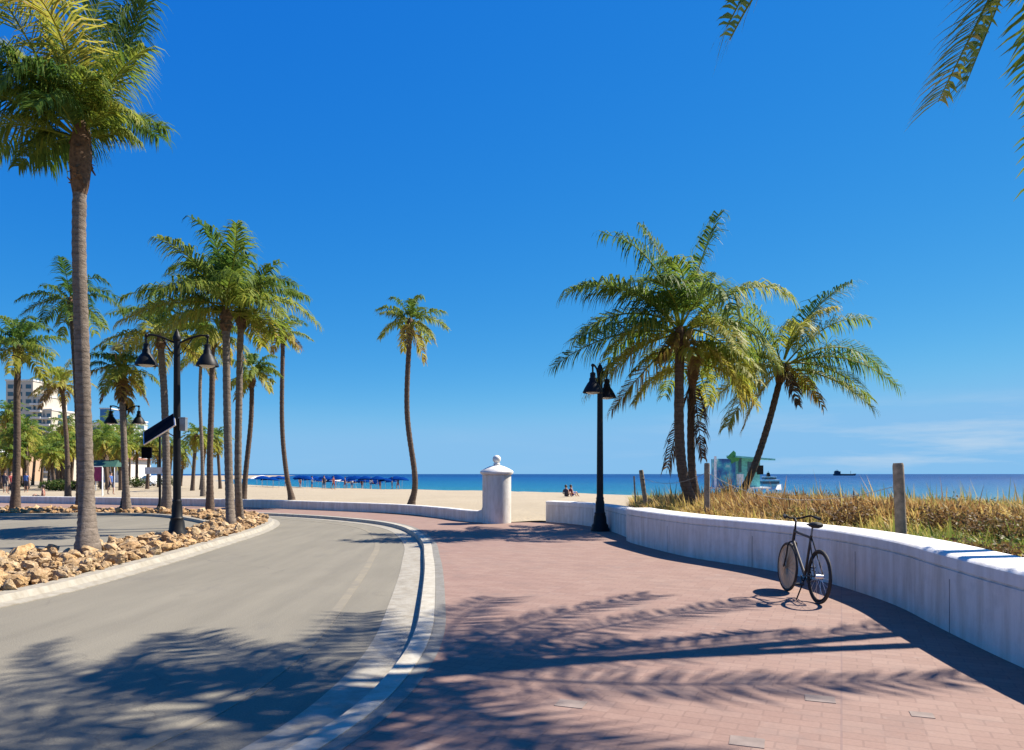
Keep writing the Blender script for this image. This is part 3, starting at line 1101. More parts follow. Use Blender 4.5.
ROW = 'palms in the planting bed and on the beach'
G_ = dict(n=50, ll=1.35, wid=.054, group=ROW)
SPEC = [
    # label, trunk px points, Y, radius, L, fronds, seed
    ('coconut palm behind the near lamp arm, pale ringed neck above a straight trunk', [(167, 513), (166, 450), (164, 390), (160, 338)], 31.2, .16, 2.7, ring(51, 18, -30, 75, (.2, .62)), 61),
    ('slim coconut palm with dark trunk between the lamp and the bed tip pair', [(210, 512), (210, 450), (212, 390), (212, 340)], 31.0, .13, 1.7, ring(52, 14, -30, 60, (.2, .65)), 62),
    ('thin distant coconut palm rising from the sand between near trunks', [(203, 497), (202, 450), (200, 400), (201, 358)], 52, .13, 2.2, ring(53, 14, -40, 60, (.3, .7)), 63),
    ('slender palm bending left at its foot just right of the bed tip pair', [(243, 511), (246, 470), (251, 420), (252, 378)], 36.5, .13, 1.75, ring(54, 16, -35, 70, (.15, .6)), 64),
    ('lone tall palm on the beach with small crown, right of the slender bending palm', [(292, 500), (286, 470), (282, 420), (283, 335)], 45, .15, 1.9, ring(55, 15, -45, 75, (.2, .7)), 65),
    ('lone crooked tall palm on the beach with small crown, left of the white pillar', [(411, 505), (415, 478), (407, 410), (410, 326)], 37.5, .15, 2.0, ring(56, 17, -50, 78, (.25, .75)), 66),
    ('coconut palm with green crown at the left picture edge', [(15, 507), (17, 450), (17, 400), (18, 352)], 32.5, .15, 2.1, ring(57, 20, -30, 80, (.1, .5)), 67),
    ('tall dark-fronded palm rising behind the big foreground trunk', [(80, 505), (79, 450), (76, 380), (71, 305)], 36, .14, 2.4, ring(58, 15, -25, 70, (.0, .3)), 68),
    ('yellowing palm with low crown peeking out left of the foreground trunk', [(68, 497), (67, 450), (65, 420), (62, 386)], 50, .15, 2.2, ring(59, 18, -45, 70, (.45, .75)), 69),
    ('palm with two-toned drooping crown left of the second lamp', [(127, 511), (125, 470), (123, 420), (121, 376)], 31.8, .14, 1.75, ring(60, 20, -60, 75, (.15, .8)), 70),
]
for lab, tp, Y, r, L, fr, sd in SPEC:
    zb = ground_z(at(*tp[0], Y).x, Y) if Y > 36 else 0.0
    pts_ = [at(*p, Y) for p in tp]
    pts_[0].z = zb - .02
    palm(lab, pts_, r, fr, sd, 'bark' if sd in (61, 63, 70) else 'barkdark', L=L, flare=1.7, nuts=False, fibre=.8, **G_)

# -- background grove of cabbage palms, far left
rngp = random.Random(77)
grove = [(4, 446, 105), (9, 428, 95), (15, 436, 108), (24, 450, 96), (29, 438, 90), (36, 444, 104), (44, 446, 100), (51, 436, 110), (58, 452, 92), (63, 440, 98), (70, 446, 104), (100, 445, 86), (107, 438, 100),
         (116, 448, 96), (137, 444, 92), (150, 441, 80), (158, 447, 94), (196, 436, 70), (205, 441, 76), (217, 439, 84), (8, 412, 80), (172, 447, 92), (184, 452, 104)] + [(rngp.uniform(0, 132), rngp.uniform(424, 456), rngp.uniform(70, 120)) for _ in range(24)]
ORD = ['first', 'second', 'third', 'fourth', 'fifth', 'sixth', 'seventh', 'eighth', 'ninth', 'tenth', 'eleventh', 'twelfth', 'thirteenth', 'fourteenth', 'fifteenth', 'sixteenth', 'seventeenth', 'eighteenth', 'nineteenth', 'twentieth', 'twenty-first', 'twenty-second', 'twenty-third']
ORD += ['twenty-' + k for k in ORD[3:9]] + ['thirtieth'] + ['thirty-' + k for k in ORD[:9]] + ['fortieth'] + ['forty-' + k for k in ORD[:9]]
for i, (px, py, Y) in enumerate(sorted(grove)):
    top = at(px, py, Y)
    gz = ground_z(top.x, top.y)
    bx = top.x + rngp.uniform(-.5, .5)
    lab = 'small yellow-green palm of the distant grove, %s counted from the left picture edge' % ORD[i]
    palm(lab, [(bx, Y, gz - .05), (bx * .5 + top.x * .5, Y, (gz + top.z) / 2), top], .19, ring(80 + i, 24, -75, 75, (.2, .72), (.5, 1.0)), 200 + i, 'barkdark', L=2.1 * Y / 85, flare=1.3, n=16, ll=1.25,
         wid=.11, nuts=False, fibre=.6, detail=False, group='palms of the distant grove', name='cabbage_palm')

# ------------------------------------------------------------------ street lamps
def lamp(loc, label, rz, h, solar=False, span=.74):
    root = thing('street_lamp', loc, label, 'street lamp', 'double-armed black street lamps', rz)
    b = MB()
    b.lathe([(.27, -.05), (.27, .06), (.24, .10), (.235, .16), (.19, .22), (.175, .40), (.15, .46), (.16, .50), (.13, .54), (.125, .80), (.105, .88), (.115, .92), (.095, .96)], seg=16)
    b.build('base', M['metal'], root)
    b = MB()
    b.lathe([(.095, .94), (.09, 2.0), (.075, h - .12), (.095, h - .1), (.10, h - .02), (.085, h), (.055, h + .09), (.02, h + .14), (.012, h + .17)], seg=16)
    b.build('pole', M['metal'], root)
    for s in (-1, 1):
        b = MB()
        z0 = h - .17
        b.tube(path3([(s * .06, 0, z0), (s * span * .45, 0, z0 + .12), (s * span * .8, 0, z0 + .19), (s * span, 0, z0 + .15), (s * span, 0, z0 - .02)], 5), .026, 8)
        b.tube(path3([(s * .07, 0, z0 - .28), (s * span * .22, 0, z0 - .2), (s * span * .38, 0, z0 - .02), (s * span * .5, 0, z0 + .11)], 4), .014, 6)
        b.ball((s * span, 0, z0 + .17), .05, n=6)
        arm = b.build('arm', M['metal'], root)
        b = MB()
        zt = z0 - .02
        b.lathe([(.045, zt), (.075, zt - .02), (.075, zt - .14), (.10, zt - .17), (.10, zt - .24), (.15, zt - .30), (.21, zt - .40), (.27, zt - .52), (.275, zt - .56), (.26, zt - .56), (.2, zt - .42), (.05, zt - .35)], (s * span, 0, 0), 18)
        sh = b.build('lamp_shade', M['metal'], root)
        b = MB()
        b.lathe([(.02, zt - .60), (.12, zt - .585), (.19, zt - .545), (.21, zt - .47), (.1, zt - .44)], (s * span, 0, 0), 14)
        b.build('lens', M['lens'], sh)
    if solar:
        R = Matrix.Rotation(math.radians(-33), 3, 'Y') @ Matrix.Rotation(math.radians(38), 3, 'X')
        b = MB()
        c = Vector((-.38, -.12, 2.72))
        b.box(c, (.90, .66, .03), R)
        fr = b.build('solar_panel', M['alu'], root)
        b = MB()
        b.box(c + R @ Vector((0, 0, .019)), (.84, .60, .012), R)
        b.build('cells', M['panel'], fr)
        b = MB()
        b.tube([(0, 0, 2.9), (-.25, -.1, 2.80)], .02, 6)
        b.tube([(0, 0, 2.5), (-.35, -.1, 2.72)], .018, 6)
        b.build('bracket', M['grey'], fr)
        b = MB()
        b.box((.16, 0, 2.83), (.14, .16, .30))
        b.box((.15, 0, 3.0), (.17, .19, .03))
        b.build('control_box', M['grey'], root)
    return root


lamp(gp(177, 538), 'black double-armed street lamp on the rocks carrying a tilted solar panel', math.radians(4), 5.05, True)
lamp(gp(600, 531), 'black double-armed street lamp standing in front of the short white wall', math.radians(68), 4.55)
lamp((-16.9, 32.3, 0), 'smaller-looking black double-armed street lamp behind the two-toned palm', math.radians(2), 4.55, span=.6)

# sign post with box beyond the bay
p = Vector((-15.7, 33.0, 0))
root = thing('sign_post', p, 'slim dark post with small boxes and a pale plate behind the near lamp', 'sign post')
b = MB()
b.lathe([(.14, -.05), (.14, .1), (.07, .3), (.055, .5), (.05, 3.55), (.02, 3.6)], seg=12)
b.build('pole', M['metal'], root)
b = MB()
b.box((.02, -.09, 3.38), (.34, .14, .26))
b.build('control_box', M['grey'], root)
b = MB()
b.box((-.55, -.08, 2.55), (.42, .12, .5))
b.tube([(0, 0, 2.6), (-.5, -.04, 2.6)], .02, 6)
b.build('sensor_box', M['panel'], root)
b = MB()
b.box((-.15, -.08, 1.75), (.95, .03, .30))
b.build('sign_plate', M['umbwhite'], root)

# ------------------------------------------------------------------ bicycle
def bicycle(loc, rz, lean):
    root = thing('bicycle', loc, 'dark bicycle parked upright on the bricks beside the white seat wall', 'bicycle', None, rz)
    root.rotation_euler = (0, lean, rz)
    R = .335
    for y, spm, nsp, sr in ((.50, 'tan', 40, .0045), (-.50, 'alu', 18, .0016)):
        wheel = MB()
        wheel.torus((0, y, R), R - .016, .017)
        wh = wheel.build('wheel', M['rubber'], root)
        if spm == 'tan':
            wh['label'] = 'wheel with an added tan disc standing in for sunlit spokes'
        b = MB()
        b.torus((0, y, R), R - .045, .012, n=40, seg=6)
        b.build('rim', M['tan' if spm == 'tan' else 'metal'], wh)
        if spm == 'tan':
            b = MB()
            b.lathe([(.03, -.016), (R - .05, -.004), (R - .05, .004), (.03, .016)], (0, y, R), 32, Matrix.Rotation(PI / 2, 3, 'Y'))
            b.build('sunlit_spoke_disc', M['tan'], wh)  # added disc, fills the wheel with the tan of sunlit spokes
        b = MB()
        for k in range(nsp):
            a = 2 * PI * k / nsp
            b.tube([(.022 * (1 if k % 2 else -1), y + .02 * math.cos(a + .5), R + .02 * math.sin(a + .5)), (0, y + (R - .045) * math.cos(a), R + (R - .045) * math.sin(a))], sr, 4)
        b.lathe([(.014, -.05), (.026, -.045), (.026, .045), (.014, .05)], (0, y, R), 10, Matrix.Rotation(PI / 2, 3, 'Y'))
        b.build('spokes', M[spm], wh)
    bb, st, ht, hb = (0, -.08, .29), (0, -.21, .82), (0, .31, .86), (0, .355, .70)
    b = MB()
    b.tube([bb, st], .017)
    b.tube([(0, -.2, .79), (0, .315, .83)], .017)
    b.tube([bb, hb], .02)
    b.tube([ht, hb], .021)
    for s in (-1, 1):
        b.tube([(.03 * s, -.10, .29), (.055 * s, -.50, R)], .010, 6)
        b.tube([(.015 * s, -.205, .78), (.055 * s, -.50, R)], .009, 6)
    b.build('frame', M['frame'], root)
    b = MB()
    for s in (-1, 1):
        b.tube(path3([(.0, .358, .695), (.055 * s, .375, .66), (.057 * s, .42, .50), (.055 * s, .50, R)], 4), .012, 6)
    b.build('fork', M['frame'], root)
    b = MB()
    b.tube([(0, .31, .85), (0, .298, .97), (0, .34, 1.0)], .014, 8)
    b.tube(path3([(-.22, .14, 1.03), (-.17, .26, 1.05), (-.07, .34, 1.01), (.07, .34, 1.01), (.17, .26, 1.05), (.22, .14, 1.03)], 5), .012, 8)
    hbar = b.build('handlebar', M['metal'], root)
    for s in (-1, 1):
        b = MB()
        b.tube([(.205 * s, .185, 1.04), (.232 * s, .08, 1.02)], .019, 8)
        b.build('grip', M['rubber'], hbar)
    b = MB()
    b.tube([st, (0, -.235, .93)], .013, 8)
    sp = b.build('seat_post', M['grey'], root)
    b = MB()
    b.tube(path3([(0, -.40, .955), (0, -.32, .965), (0, -.22, .955), (0, -.08, .95)], 4), [.03, .065, .085, .09, .09, .085, .08, .07, .055, .04, .034, .03, .02], 10)
    for i in range(len(b.v)):
        x, y, z = b.v[i]
        b.v[i] = (x, y, .955 + (z - .955) * .45)
    b.build('saddle', M['rubber'], sp)
    b = MB()
    b.torus((.045, -.08, .29), .088, .006, n=28, seg=5)
    for k in range(5):
        a = k * 2 * PI / 5
        b.tube([(.045, -.08, .29), (.045, -.08 + .088 * math.cos(a), .29 + .088 * math.sin(a))], .006, 5)
    for s, a in ((1, .6), (-1, .6 + PI)):
        b.tube([(.05 * s, -.08, .29), (.075 * s, -.08 + .17 * math.cos(a), .29 + .17 * math.sin(a))], .010, 6)
    cr = b.build('crankset', M['metal'], root)
    for s, a in ((1, .6), (-1, .6 + PI)):
        b = MB()
        b.box((.13 * s, -.08 + .17 * math.cos(a), .29 + .17 * math.sin(a)), (.10, .08, .025))
        b.build('pedal', M['rubber'], cr)
    b = MB()
    b.tube([(.045, -.08, .378), (.045, -.5, R + .03)], .005, 4)
    b.tube([(.045, -.08, .202), (.045, -.5, R - .03)], .005, 4)
    b.build('chain', M['metal'], root)
    b = MB()
    b.tube([(-.03, -.16, .28), (-.17, -.26, .0)], .009, 6)
    b.build('kickstand', M['metal'], root)
    return root


bicycle((3.76, 9.62, 0.0), math.radians(1), math.radians(3))

# ------------------------------------------------------------------ flush covers in the bricks
for i, (px, py, lab) in enumerate([(820, 699, 'pale square cover set flush in the bricks'), (747, 742, 'pale square cover in the bricks nearest the picture bottom'),
                                   (571, 704, 'pale square cover inside the dark frond shadow'), (922, 715, 'small pale cover on the seam near the right wall')]):
    q = gp(px, py)
    b = MB()
    s = .10 if i < 3 else .07
    b.prism([(-s, -s * .8), (s, -s * .8), (s, s * .8), (-s, s * .8)], -.02, .004)
    o = b.build('utility_cover', M['cover'])
    o.location = q
    o.rotation_euler = (0, 0, math.radians(-20))
    tag(o, lab, 'utility cover')

# ------------------------------------------------------------------ dune grass, shrubs, posts
def dune_spot(rng):
    k = rng.uniform(10, 62)
    i = int(k)
    a = Vector(Ai[i]).lerp(Vector(Ai[i + 1]), k - i)
    b_ = Vector(Bi[i]).lerp(Vector(Bi[i + 1]), k - i)
    u = (b_ - a).normalized()
    d = .42 + 24 * rng.random() ** 1.5
    return a + u * d, d


mb = MB()
mb.keep_normals = True
rng = random.Random(99)
cnt = 0
while cnt < 13000:
    q, d = dune_spot(rng)
    if q.y < 3.5 or q.y > 46 or abs(q.x / q.y * F) > 560:
        continue
    dens = .5 + noise.noise(Vector((q.x * .28, q.y * .28, 7)))
    if d < 1.6 and rng.random() < .72 or rng.random() > dens + .35:
        continue
    if q.y > 14 and q.x / q.y * F < 118 + 14 * rng.random():
        continue
    cnt += 1
    z = ground_z(q.x, q.y)
    patch = noise.noise(Vector((q.x * .22, q.y * .22, 1)))
    green = sstep(9, 13, d) * sstep(4.5, 9, q.x) * .45
    base_age = .50 + .75 * patch - green
    h = rng.uniform(.20, .46) * (1 - .3 * (d < 1.5)) * (.85 + .4 * sstep(2, 6, d)) * (1 + .55 * max(0, patch))
    tall = rng.random() < .05
    for k in range(9):
        a = rng.uniform(0, 6.28)
        o = Vector((math.cos(a), math.sin(a), 0))
        p = Vector((q.x, q.y, z - .03)) + o * rng.uniform(0, .2)
        ln_ = h * rng.uniform(.5, 1.15) * (1.7 if tall and k < 3 else 1)
        lean = rng.uniform(.2, 1.25) if not tall else rng.uniform(.05, .4)
        p1 = p + o * ln_ * .35 * lean + Vector((0, 0, ln_ * .55))
        p2 = p1 + o * ln_ * .6 * lean + Vector((-.05, -.03, ln_ * .5 * (1 - .75 * lean)))
        wv = Vector((-o.y, o.x, 0)) * rng.uniform(.007, .020)
        mb.age = max(.01, min(1, base_age + rng.gauss(0, .22)))
        mb.add([p - wv, p + wv, p1 + wv * 1.1, p1 - wv * 1.1, p2], [(0, 1, 2, 3), (3, 2, 4)])
tag(mb.build('dune_grass', M['grass'], smooth=False), 'golden brown dune grass covering the sand behind the seat wall', 'grass', kind='stuff')


def shrub(px, py, Y, w_, h_, lab, age, seed):
    rng = random.Random(seed)
    c = at(px, py, Y)
    c.z = ground_z(c.x, c.y)
    root = thing('dune_shrub', c, lab, 'shrub', 'shrubs on the dune')
    b = MB()
    tips = []
    for k in range(16):
        a = rng.uniform(0, 6.28)
        r = rng.random() ** .5
        tip = Vector((math.cos(a) * r * w_, math.sin(a) * r * w_, h_ * rng.uniform(.5, 1.05) * (1 - .4 * r)))
        tips.append(tip)
        b.tube(path3([(0, 0, -.05), (tip.x * .35, tip.y * .35, tip.z * .5), tip], 3), [.014, .012, .01, .008, .006, .005, .004][:7], 4)
    b.build('stem', M['wood'], root)
    b = MB()
    b.keep_normals = True
    for tip in tips:
        for k in range(75):
            p = tip * rng.uniform(.45, 1.05) + Vector((rng.gauss(0, .09), rng.gauss(0, .09), rng.gauss(0, .08)))
            d = Vector((rng.gauss(0, 1), rng.gauss(0, 1), rng.gauss(.3, .8))).normalized()
            s = d.cross(Vector((rng.gauss(0, 1), rng.gauss(0, 1), 1))).normalized()
            l, wv = rng.uniform(.05, .09), rng.uniform(.012, .022)
            b.age = max(.01, min(1, age + rng.gauss(0, .12)))
            b.add([p, p + d * l * .5 + s * wv, p + d * l, p + d * l * .5 - s * wv], [(0, 1, 2, 3)])
    b.build('foliage', M['shrubleaf'], root, smooth=False)


for args in [(724, 497, 24, .75, .95, 'rust and green bush at the foot of the leaning palm', .55, 1), (790, 508, 19, .7, .7, 'brown dry shrub behind the bicycle handlebars', .8, 2),
             (850, 512, 15, .6, .6, 'rust brown shrub in the grass between bicycle and tall post', .85, 3), (936, 520, 14, .6, .5, 'brown shrub in the grass just right of the tall post', .8, 4),
             (985, 522, 12.5, .6, .5, 'brown shrub at the grass edge near the right picture edge', .75, 5), (950, 505, 19, 1.0, .5, 'low bright green shrub on the dune behind the tall post', .32, 6),
             (1006, 506, 18, 1.0, .5, 'low green shrub on the dune at the right picture edge', .35, 7), (822, 496, 23, .8, .6, 'yellow brown shrub on the dune crest below the ship', .7, 8)]:
    shrub(*args)


rs = random.Random(44)
made = 0
while made < 9:
    q, d = dune_spot(rs)
    px = q.x / q.y * F + CX
    if d < 1.3 or d > 9 or px < 745 or px > 1030 or q.y > 22 or q.y < 8:
        continue
    made += 1
    shrub(px, 510, q.y, rs.uniform(.4, .7), rs.uniform(.3, .5), 'low brown scrubby clump growing among the golden dune grass', rs.uniform(.55, .9), 500 + made)


def post(px, pb, pt, Y, r, lab, pxt=None):
    a = at(px, pb, Y)
    t = at(px if pxt is None else pxt, pt, Y)
    gz = ground_z(a.x, a.y)
    root = thing('wooden_post', (a.x, a.y, gz), lab, 'post', 'wooden posts along the dune')
    b = MB()
    o = Vector((a.x, a.y, gz))
    pts_ = [Vector((0, 0, -.3))] + [(t - o) * k for k in (.25, .5, .75, .97, 1.0)]
    b.tube(pts_, [r * 1.05, r * 1.03, r, r * 1.02, r, r * .86], 12)
    b.build('shaft', M['wood'], root)
    return t


t1 = post(902, 540, 463, 11.8, .082, 'thick weathered wooden post behind the wall at the right', 898)
t2 = post(707, 515, 463, 19.5, .075, 'wooden post just right of the paired palm trunks')
t3 = post(647, 507, 470, 24.5, .075, 'wooden post tilted left, in the sand left of the paired palms', 641)
t4 = post(636, 503, 476, 27, .03, 'thin stake standing left of the tilted wooden post', 634)


def wire(a, b_, sag, lab):
    bb = MB()
    pts_ = [a.lerp(b_, k / 10) + Vector((0, 0, -sag * 4 * (k / 10) * (1 - k / 10))) for k in range(11)]
    c = pts_[0].copy()
    bb.tube([q - c for q in pts_], .006, 5)
    o = bb.build('guard_wire', M['rope'])
    o.location = c
    tag(o, lab, 'wire')


dn = Vector((0, 0, -.12))
wire(t1 + dn * 3, t2 + dn * 2, .45, 'slack wire strung between the thick post and the post by the palms')
wire(t2 + dn * 2, t3 + dn * 2, .25, 'slack wire strung between the palm-side post and the tilted post')

# ------------------------------------------------------------------ lifeguard station and boats
def station(Y=66):
    s = F / Y
    c = at(738, 490, Y)
    c.z = ground_z(c.x, c.y)
    root = thing('lifeguard_hut', c, 'mint green lifeguard hut with a blue mural side on the beach behind the leaning trunk', 'lifeguard hut')

    def X(px):
        return (px - CX) / F * Y - c.x

    def Z(py):
        return EYE + (HY - py) / F * Y - c.z
    zf, zr = Z(487), Z(458)
    b = MB()
    b.box(((X(711) + X(764)) / 2, 0, zf - .08), (X(766) - X(709), 2.6, .16))
    b.build('deck', M['umbwhite'], root)
    b = MB()
    for px in (713, 730, 748, 763):
        for y in (-1.1, 1.1):
            b.box((X(px), y, (zf - .16 - .3) / 2), (.16, .16, zf - .16 + .3))
    b.build('stilts', M['umbwhite'], root)
    b = MB()
    b.box(((X(714) + X(732)) / 2, -.05, (zf + Z(459)) / 2), (X(732) - X(714), 2.0, Z(459) - zf))
    b.build('mural_wall', M['mural'], root)
    b = MB()
    b.box((X(712), -1.06, (zf + Z(457)) / 2), (.18, .14, Z(456) - zf))
    b.build('corner_post', M['umbwhite'], root)
    b = MB()
    x0, x1 = X(732.5), X(758)
    b.box(((x0 + x1) / 2, .3, (zf + zr) / 2), (x1 - x0, 1.7, zr - zf))
    cab = b.build('cabin', M['mint'], root)
    b = MB()
    b.box(((X(735) + X(741)) / 2, -.575, (zf + Z(474)) / 2), (X(741) - X(734), .05, Z(474) - zf))
    b.build('door', M['umbwhite'], cab)
    b = MB()
    b.box(((X(736.5) + X(739.5)) / 2, -.57, (Z(458) + Z(473)) / 2), (X(739.5) - X(736.5), .05, Z(459) - Z(473)))
    b.box(((X(746) + X(756)) / 2, -.57, (Z(462) + Z(472)) / 2), (X(757) - X(746), .05, Z(462) - Z(472)))
    b.build('window', M['glass'], cab)
    b = MB()
    xa, xb = X(731), X(769)
    b.add([(xa, -1.6, zr + .02), (xb, -1.6, zr - .25), (xb, 1.4, zr - .15), (xa, 1.4, zr + .1), (xa, -1.6, zr + .16), (xb, -1.6, zr - .10), (xb, 1.4, zr - .0), (xa, 1.4, zr + .26)],
          [(3, 2, 1, 0), (4, 5, 6, 7), (0, 1, 5, 4), (1, 2, 6, 5), (2, 3, 7, 6), (3, 0, 4, 7)])
    b.build('roof', M['mint'], root)
    b = MB()
    poly = [(723, 458), (727, 454), (730, 451), (732, 453), (732, 456), (736, 457.5), (735, 461), (731, 462), (728, 464), (727, 460)]
    vs = [(X(a), -1.12, Z(d)) for a, d in poly] + [(X(a), -1.0, Z(d)) for a, d in poly]
    n = len(poly)
    b.add(vs, [tuple(range(n)), tuple(reversed(range(n, 2 * n)))] + [(i, i + n, (i + 1) % n + n, (i + 1) % n) for i in range(n)])
    b.build('green_cutout', M['green'], root)
    b = MB()
    b.box((X(756), -1.1, Z(470)), (.55, .08, .8))
    b.build('notice_board', M['metal'], root)


station()


def boat(px, py, Y, L_, lab):
    c = at(px, py, Y)
    root = thing('motor_boat', c, lab, 'boat')
    b = MB()
    prof = [(-L_ / 2, -.2), (L_ * .42, -.2), (L_ / 2, .5), (-L_ / 2, .45)]
    vs = [(x, -.9 * (1 if x < L_ * .45 else .15), z) for x, z in prof] + [(x, .9 * (1 if x < L_ * .45 else .15), z) for x, z in prof]
    b.add(vs, [(0, 1, 2, 3), (7, 6, 5, 4), (0, 4, 5, 1), (1, 5, 6, 2), (2, 6, 7, 3), (3, 7, 4, 0)])
    b.build('hull', M['umbwhite'], root)
    b = MB()
    b.box((0, 0, .70), (L_ * .72, 1.5, .34))
    b.box((0, 0, 1.24), (L_ * .48, 1.3, .24))
    b.build('cabin', M['glass'], root)
    b = MB()
    b.box((0, 0, .98), (L_ * .80, 1.7, .16))
    b.box((0, 0, 1.42), (L_ * .52, 1.5, .10))
    b.build('deck', M['umbwhite'], root)
    b = MB()
    b.box((-.1, 0, 1.72), (.42, .5, .5), None, .6)
    b.tube([(-.1, 0, 1.9), (-.1, 0, 2.2)], .03, 6)
    b.build('mast', M['metal'], root)


boat(769, 488, 95, 3.0, 'small white boat with dark cabin windows beside the lifeguard hut')

c = at(845, 475.6, 1300)
c.z = -1.2
root = thing('cargo_ship', c, 'dark cargo ship on the horizon with its bridge at the left end', 'ship')
b = MB()
L_ = 38
vs = []
for y in (-4, 4):
    vs += [(-L_ / 2, y, -1), (L_ / 2 - 3, y, -1), (L_ / 2, y * .3, 3.6), (L_ * .3, y, 2.8), (-L_ / 2, y, 3.2)]
b.add(vs, [(0, 1, 2, 3, 4), (9, 8, 7, 6, 5), (0, 5, 6, 1), (1, 6, 7, 2), (2, 7, 8, 3), (3, 8, 9, 4), (4, 9, 5, 0)])
b.build('hull', M['ship'], root)
b = MB()
b.box((-13.5, 0, 5.2), (9, 6, 4.6))
b.box((-14.5, 0, 8.0), (5, 5, 1.4))
b.build('bridge', M['ship'], root)
b = MB()
b.tube([(-14, 0, 8), (-14, 0, 11)], .35, 6)
b.tube([(10, 0, 3), (10, 0, 8)], .3, 6)
b.build('mast', M['ship'], root)

# ------------------------------------------------------------------ people
def skin_mesh(edges, verts, radii):
    me = bpy.data.meshes.new('body')
    me.from_pydata(verts, edges, [])
    o = bpy.data.objects.new('body_source', me)
    COL.objects.link(o)
    o.modifiers.new('s', 'SKIN')
    for i, r in enumerate(radii):
        me.skin_vertices[0].data[i].radius = (r, r)
    me.skin_vertices[0].data[0].use_root = True
    sub = o.modifiers.new('ss', 'SUBSURF')
    sub.levels = 1
    bpy.context.view_layer.update()
    ev = o.evaluated_get(bpy.context.evaluated_depsgraph_get())
    out = bpy.data.meshes.new_from_object(ev)
    bpy.data.objects.remove(o)
    bpy.data.meshes.remove(me)
    out.polygons.foreach_set('use_smooth', [True] * len(out.polygons))
    return out


def body(pose):
    if pose == 'stand' or pose == 'walk':
        st = .16 if pose == 'walk' else 0
        V = [(0, 0, .95), (0, 0, 1.15), (0, 0, 1.38), (0, 0, 1.50), (0, -.01, 1.62), (0, 0, 1.72),
             (.17, 0, 1.40), (.24, st * .6, 1.12), (.25, st - .04, .88), (.25, st - .06, .79),
             (-.17, 0, 1.40), (-.24, -st * .6, 1.12), (-.25, -st - .04, .88), (-.25, -st - .06, .79),
             (.09, 0, .88), (.10, -st, .48), (.10, -st + .06, .08), (.10, -st - .10, .03),
             (-.09, 0, .88), (-.10, st, .48), (-.10, st + .06, .08), (-.10, st - .10, .03)]
    else:
        V = [(0, 0, .12), (0, .03, .32), (0, .02, .52), (0, 0, .63), (0, -.02, .75), (0, -.01, .85),
             (.17, .02, .54), (.24, .05, .30), (.2, -.15, .22), (.18, -.23, .24),
             (-.17, .02, .54), (-.24, .05, .30), (-.2, -.15, .22), (-.18, -.23, .24),
             (.10, -.06, .12), (.14, -.42, .38), (.13, -.62, .08), (.13, -.75, .03),
             (-.10, -.06, .12), (-.14, -.42, .38), (-.13, -.62, .08), (-.13, -.75, .03)]
    E = [(0, 1), (1, 2), (2, 3), (3, 4), (4, 5), (2, 6), (6, 7), (7, 8), (8, 9), (2, 10), (10, 11), (11, 12), (12, 13), (0, 14), (14, 15), (15, 16), (16, 17), (0, 18), (18, 19), (19, 20), (20, 21)]
    Rr = [.14, .125, .14, .055, .095, .085, .065, .045, .036, .035, .065, .045, .036, .035, .095, .06, .042, .035, .095, .06, .042, .035]
    return skin_mesh(E, V, Rr)


BODIES = {}


def person(loc, pose, top, bottom, lab, rz=0.0, group=None):
    key = (pose, top, bottom)
    if key not in BODIES:
        me = body(pose)
        for k in ('skin', top, bottom):
            me.materials.append(M[k])
        lo, hi = (.55, .98) if pose != 'sit' else (.0, .22)
        for p_ in me.polygons:
            z, x, y = p_.center.z, abs(p_.center.x), p_.center.y
            if pose != 'sit':
                p_.material_index = 1 if (.98 < z < 1.46 and x < .21) else 2 if .55 < z <= .98 and x < .19 else 0
            else:
                p_.material_index = 1 if (.2 < z < .59 and x < .21 and y > -.12) else 2 if y > -.35 and z < .34 and x < .2 else 0
        BODIES[key] = me
    root = thing('person', loc, lab, 'person', group, rz)
    o = bpy.data.objects.new('body', BODIES[key])
    COL.objects.link(o)
    o.parent = root
    zt = 1.66 if pose != 'sit' else .79
    b = MB()
    b.ball((0, .025, zt + .045), .105, (1, 1.05, 1.0), 8)
    b.build('hair', M['hair'], root)
    return root


def on_ground(px, Y):
    x = (px - CX) / F * Y
    return Vector((x, Y, ground_z(x, Y)))


person(on_ground(43, 43.2) + Vector((0, 0, .02)), 'sit', 'clred', 'cldark', 'person in dark red sitting on the white sand beyond the parking bay', math.radians(-60))
person(on_ground(566, 56), 'sit', 'cldark', 'cldark', 'person in dark clothes sitting on the sand above the short white wall', 2.6)
person(on_ground(571, 57), 'sit', 'clred', 'clblue', 'person in red sitting beside a dark companion above the short white wall', 2.2)
person(on_ground(5, 62), 'stand', 'cldark', 'cldark', 'person in dark clothes standing at the left picture edge', .3)
person(on_ground(11, 60), 'walk', 'clred', 'cldark', 'person in a red top walking near the left picture edge', 1.2)
person(on_ground(26, 64), 'stand', 'clblue', 'cldark', 'person in blue standing behind the leftmost palm', .3)
person(on_ground(111, 58), 'walk', 'clblue', 'cldark', 'person in blue walking beside the maroon banner', 1.4)
person(on_ground(324, 96), 'walk', 'cldark', 'cldark', 'person in dark clothes walking on the sand before the umbrellas', .4)
person(on_ground(333.5, 98), 'walk', 'clred', 'clred', 'person in red walking on the sand before the umbrellas', .9)
rp = random.Random(12)
for i, px in enumerate([286, 300, 312, 345, 352, 362, 371, 380, 392, 398]):
    Y = rp.uniform(110, 122)
    top, bot, lab = [('clwhite', 'clblue', 'tiny beach visitor in a white top among the blue umbrellas'), ('cldark', 'clred', 'tiny beach visitor in a dark top among the blue umbrellas')][i % 2]
    person(on_ground(px, Y), 'stand' if i % 3 else 'walk', top, bot, lab, rp.uniform(0, 6), 'beach visitors among the umbrellas')

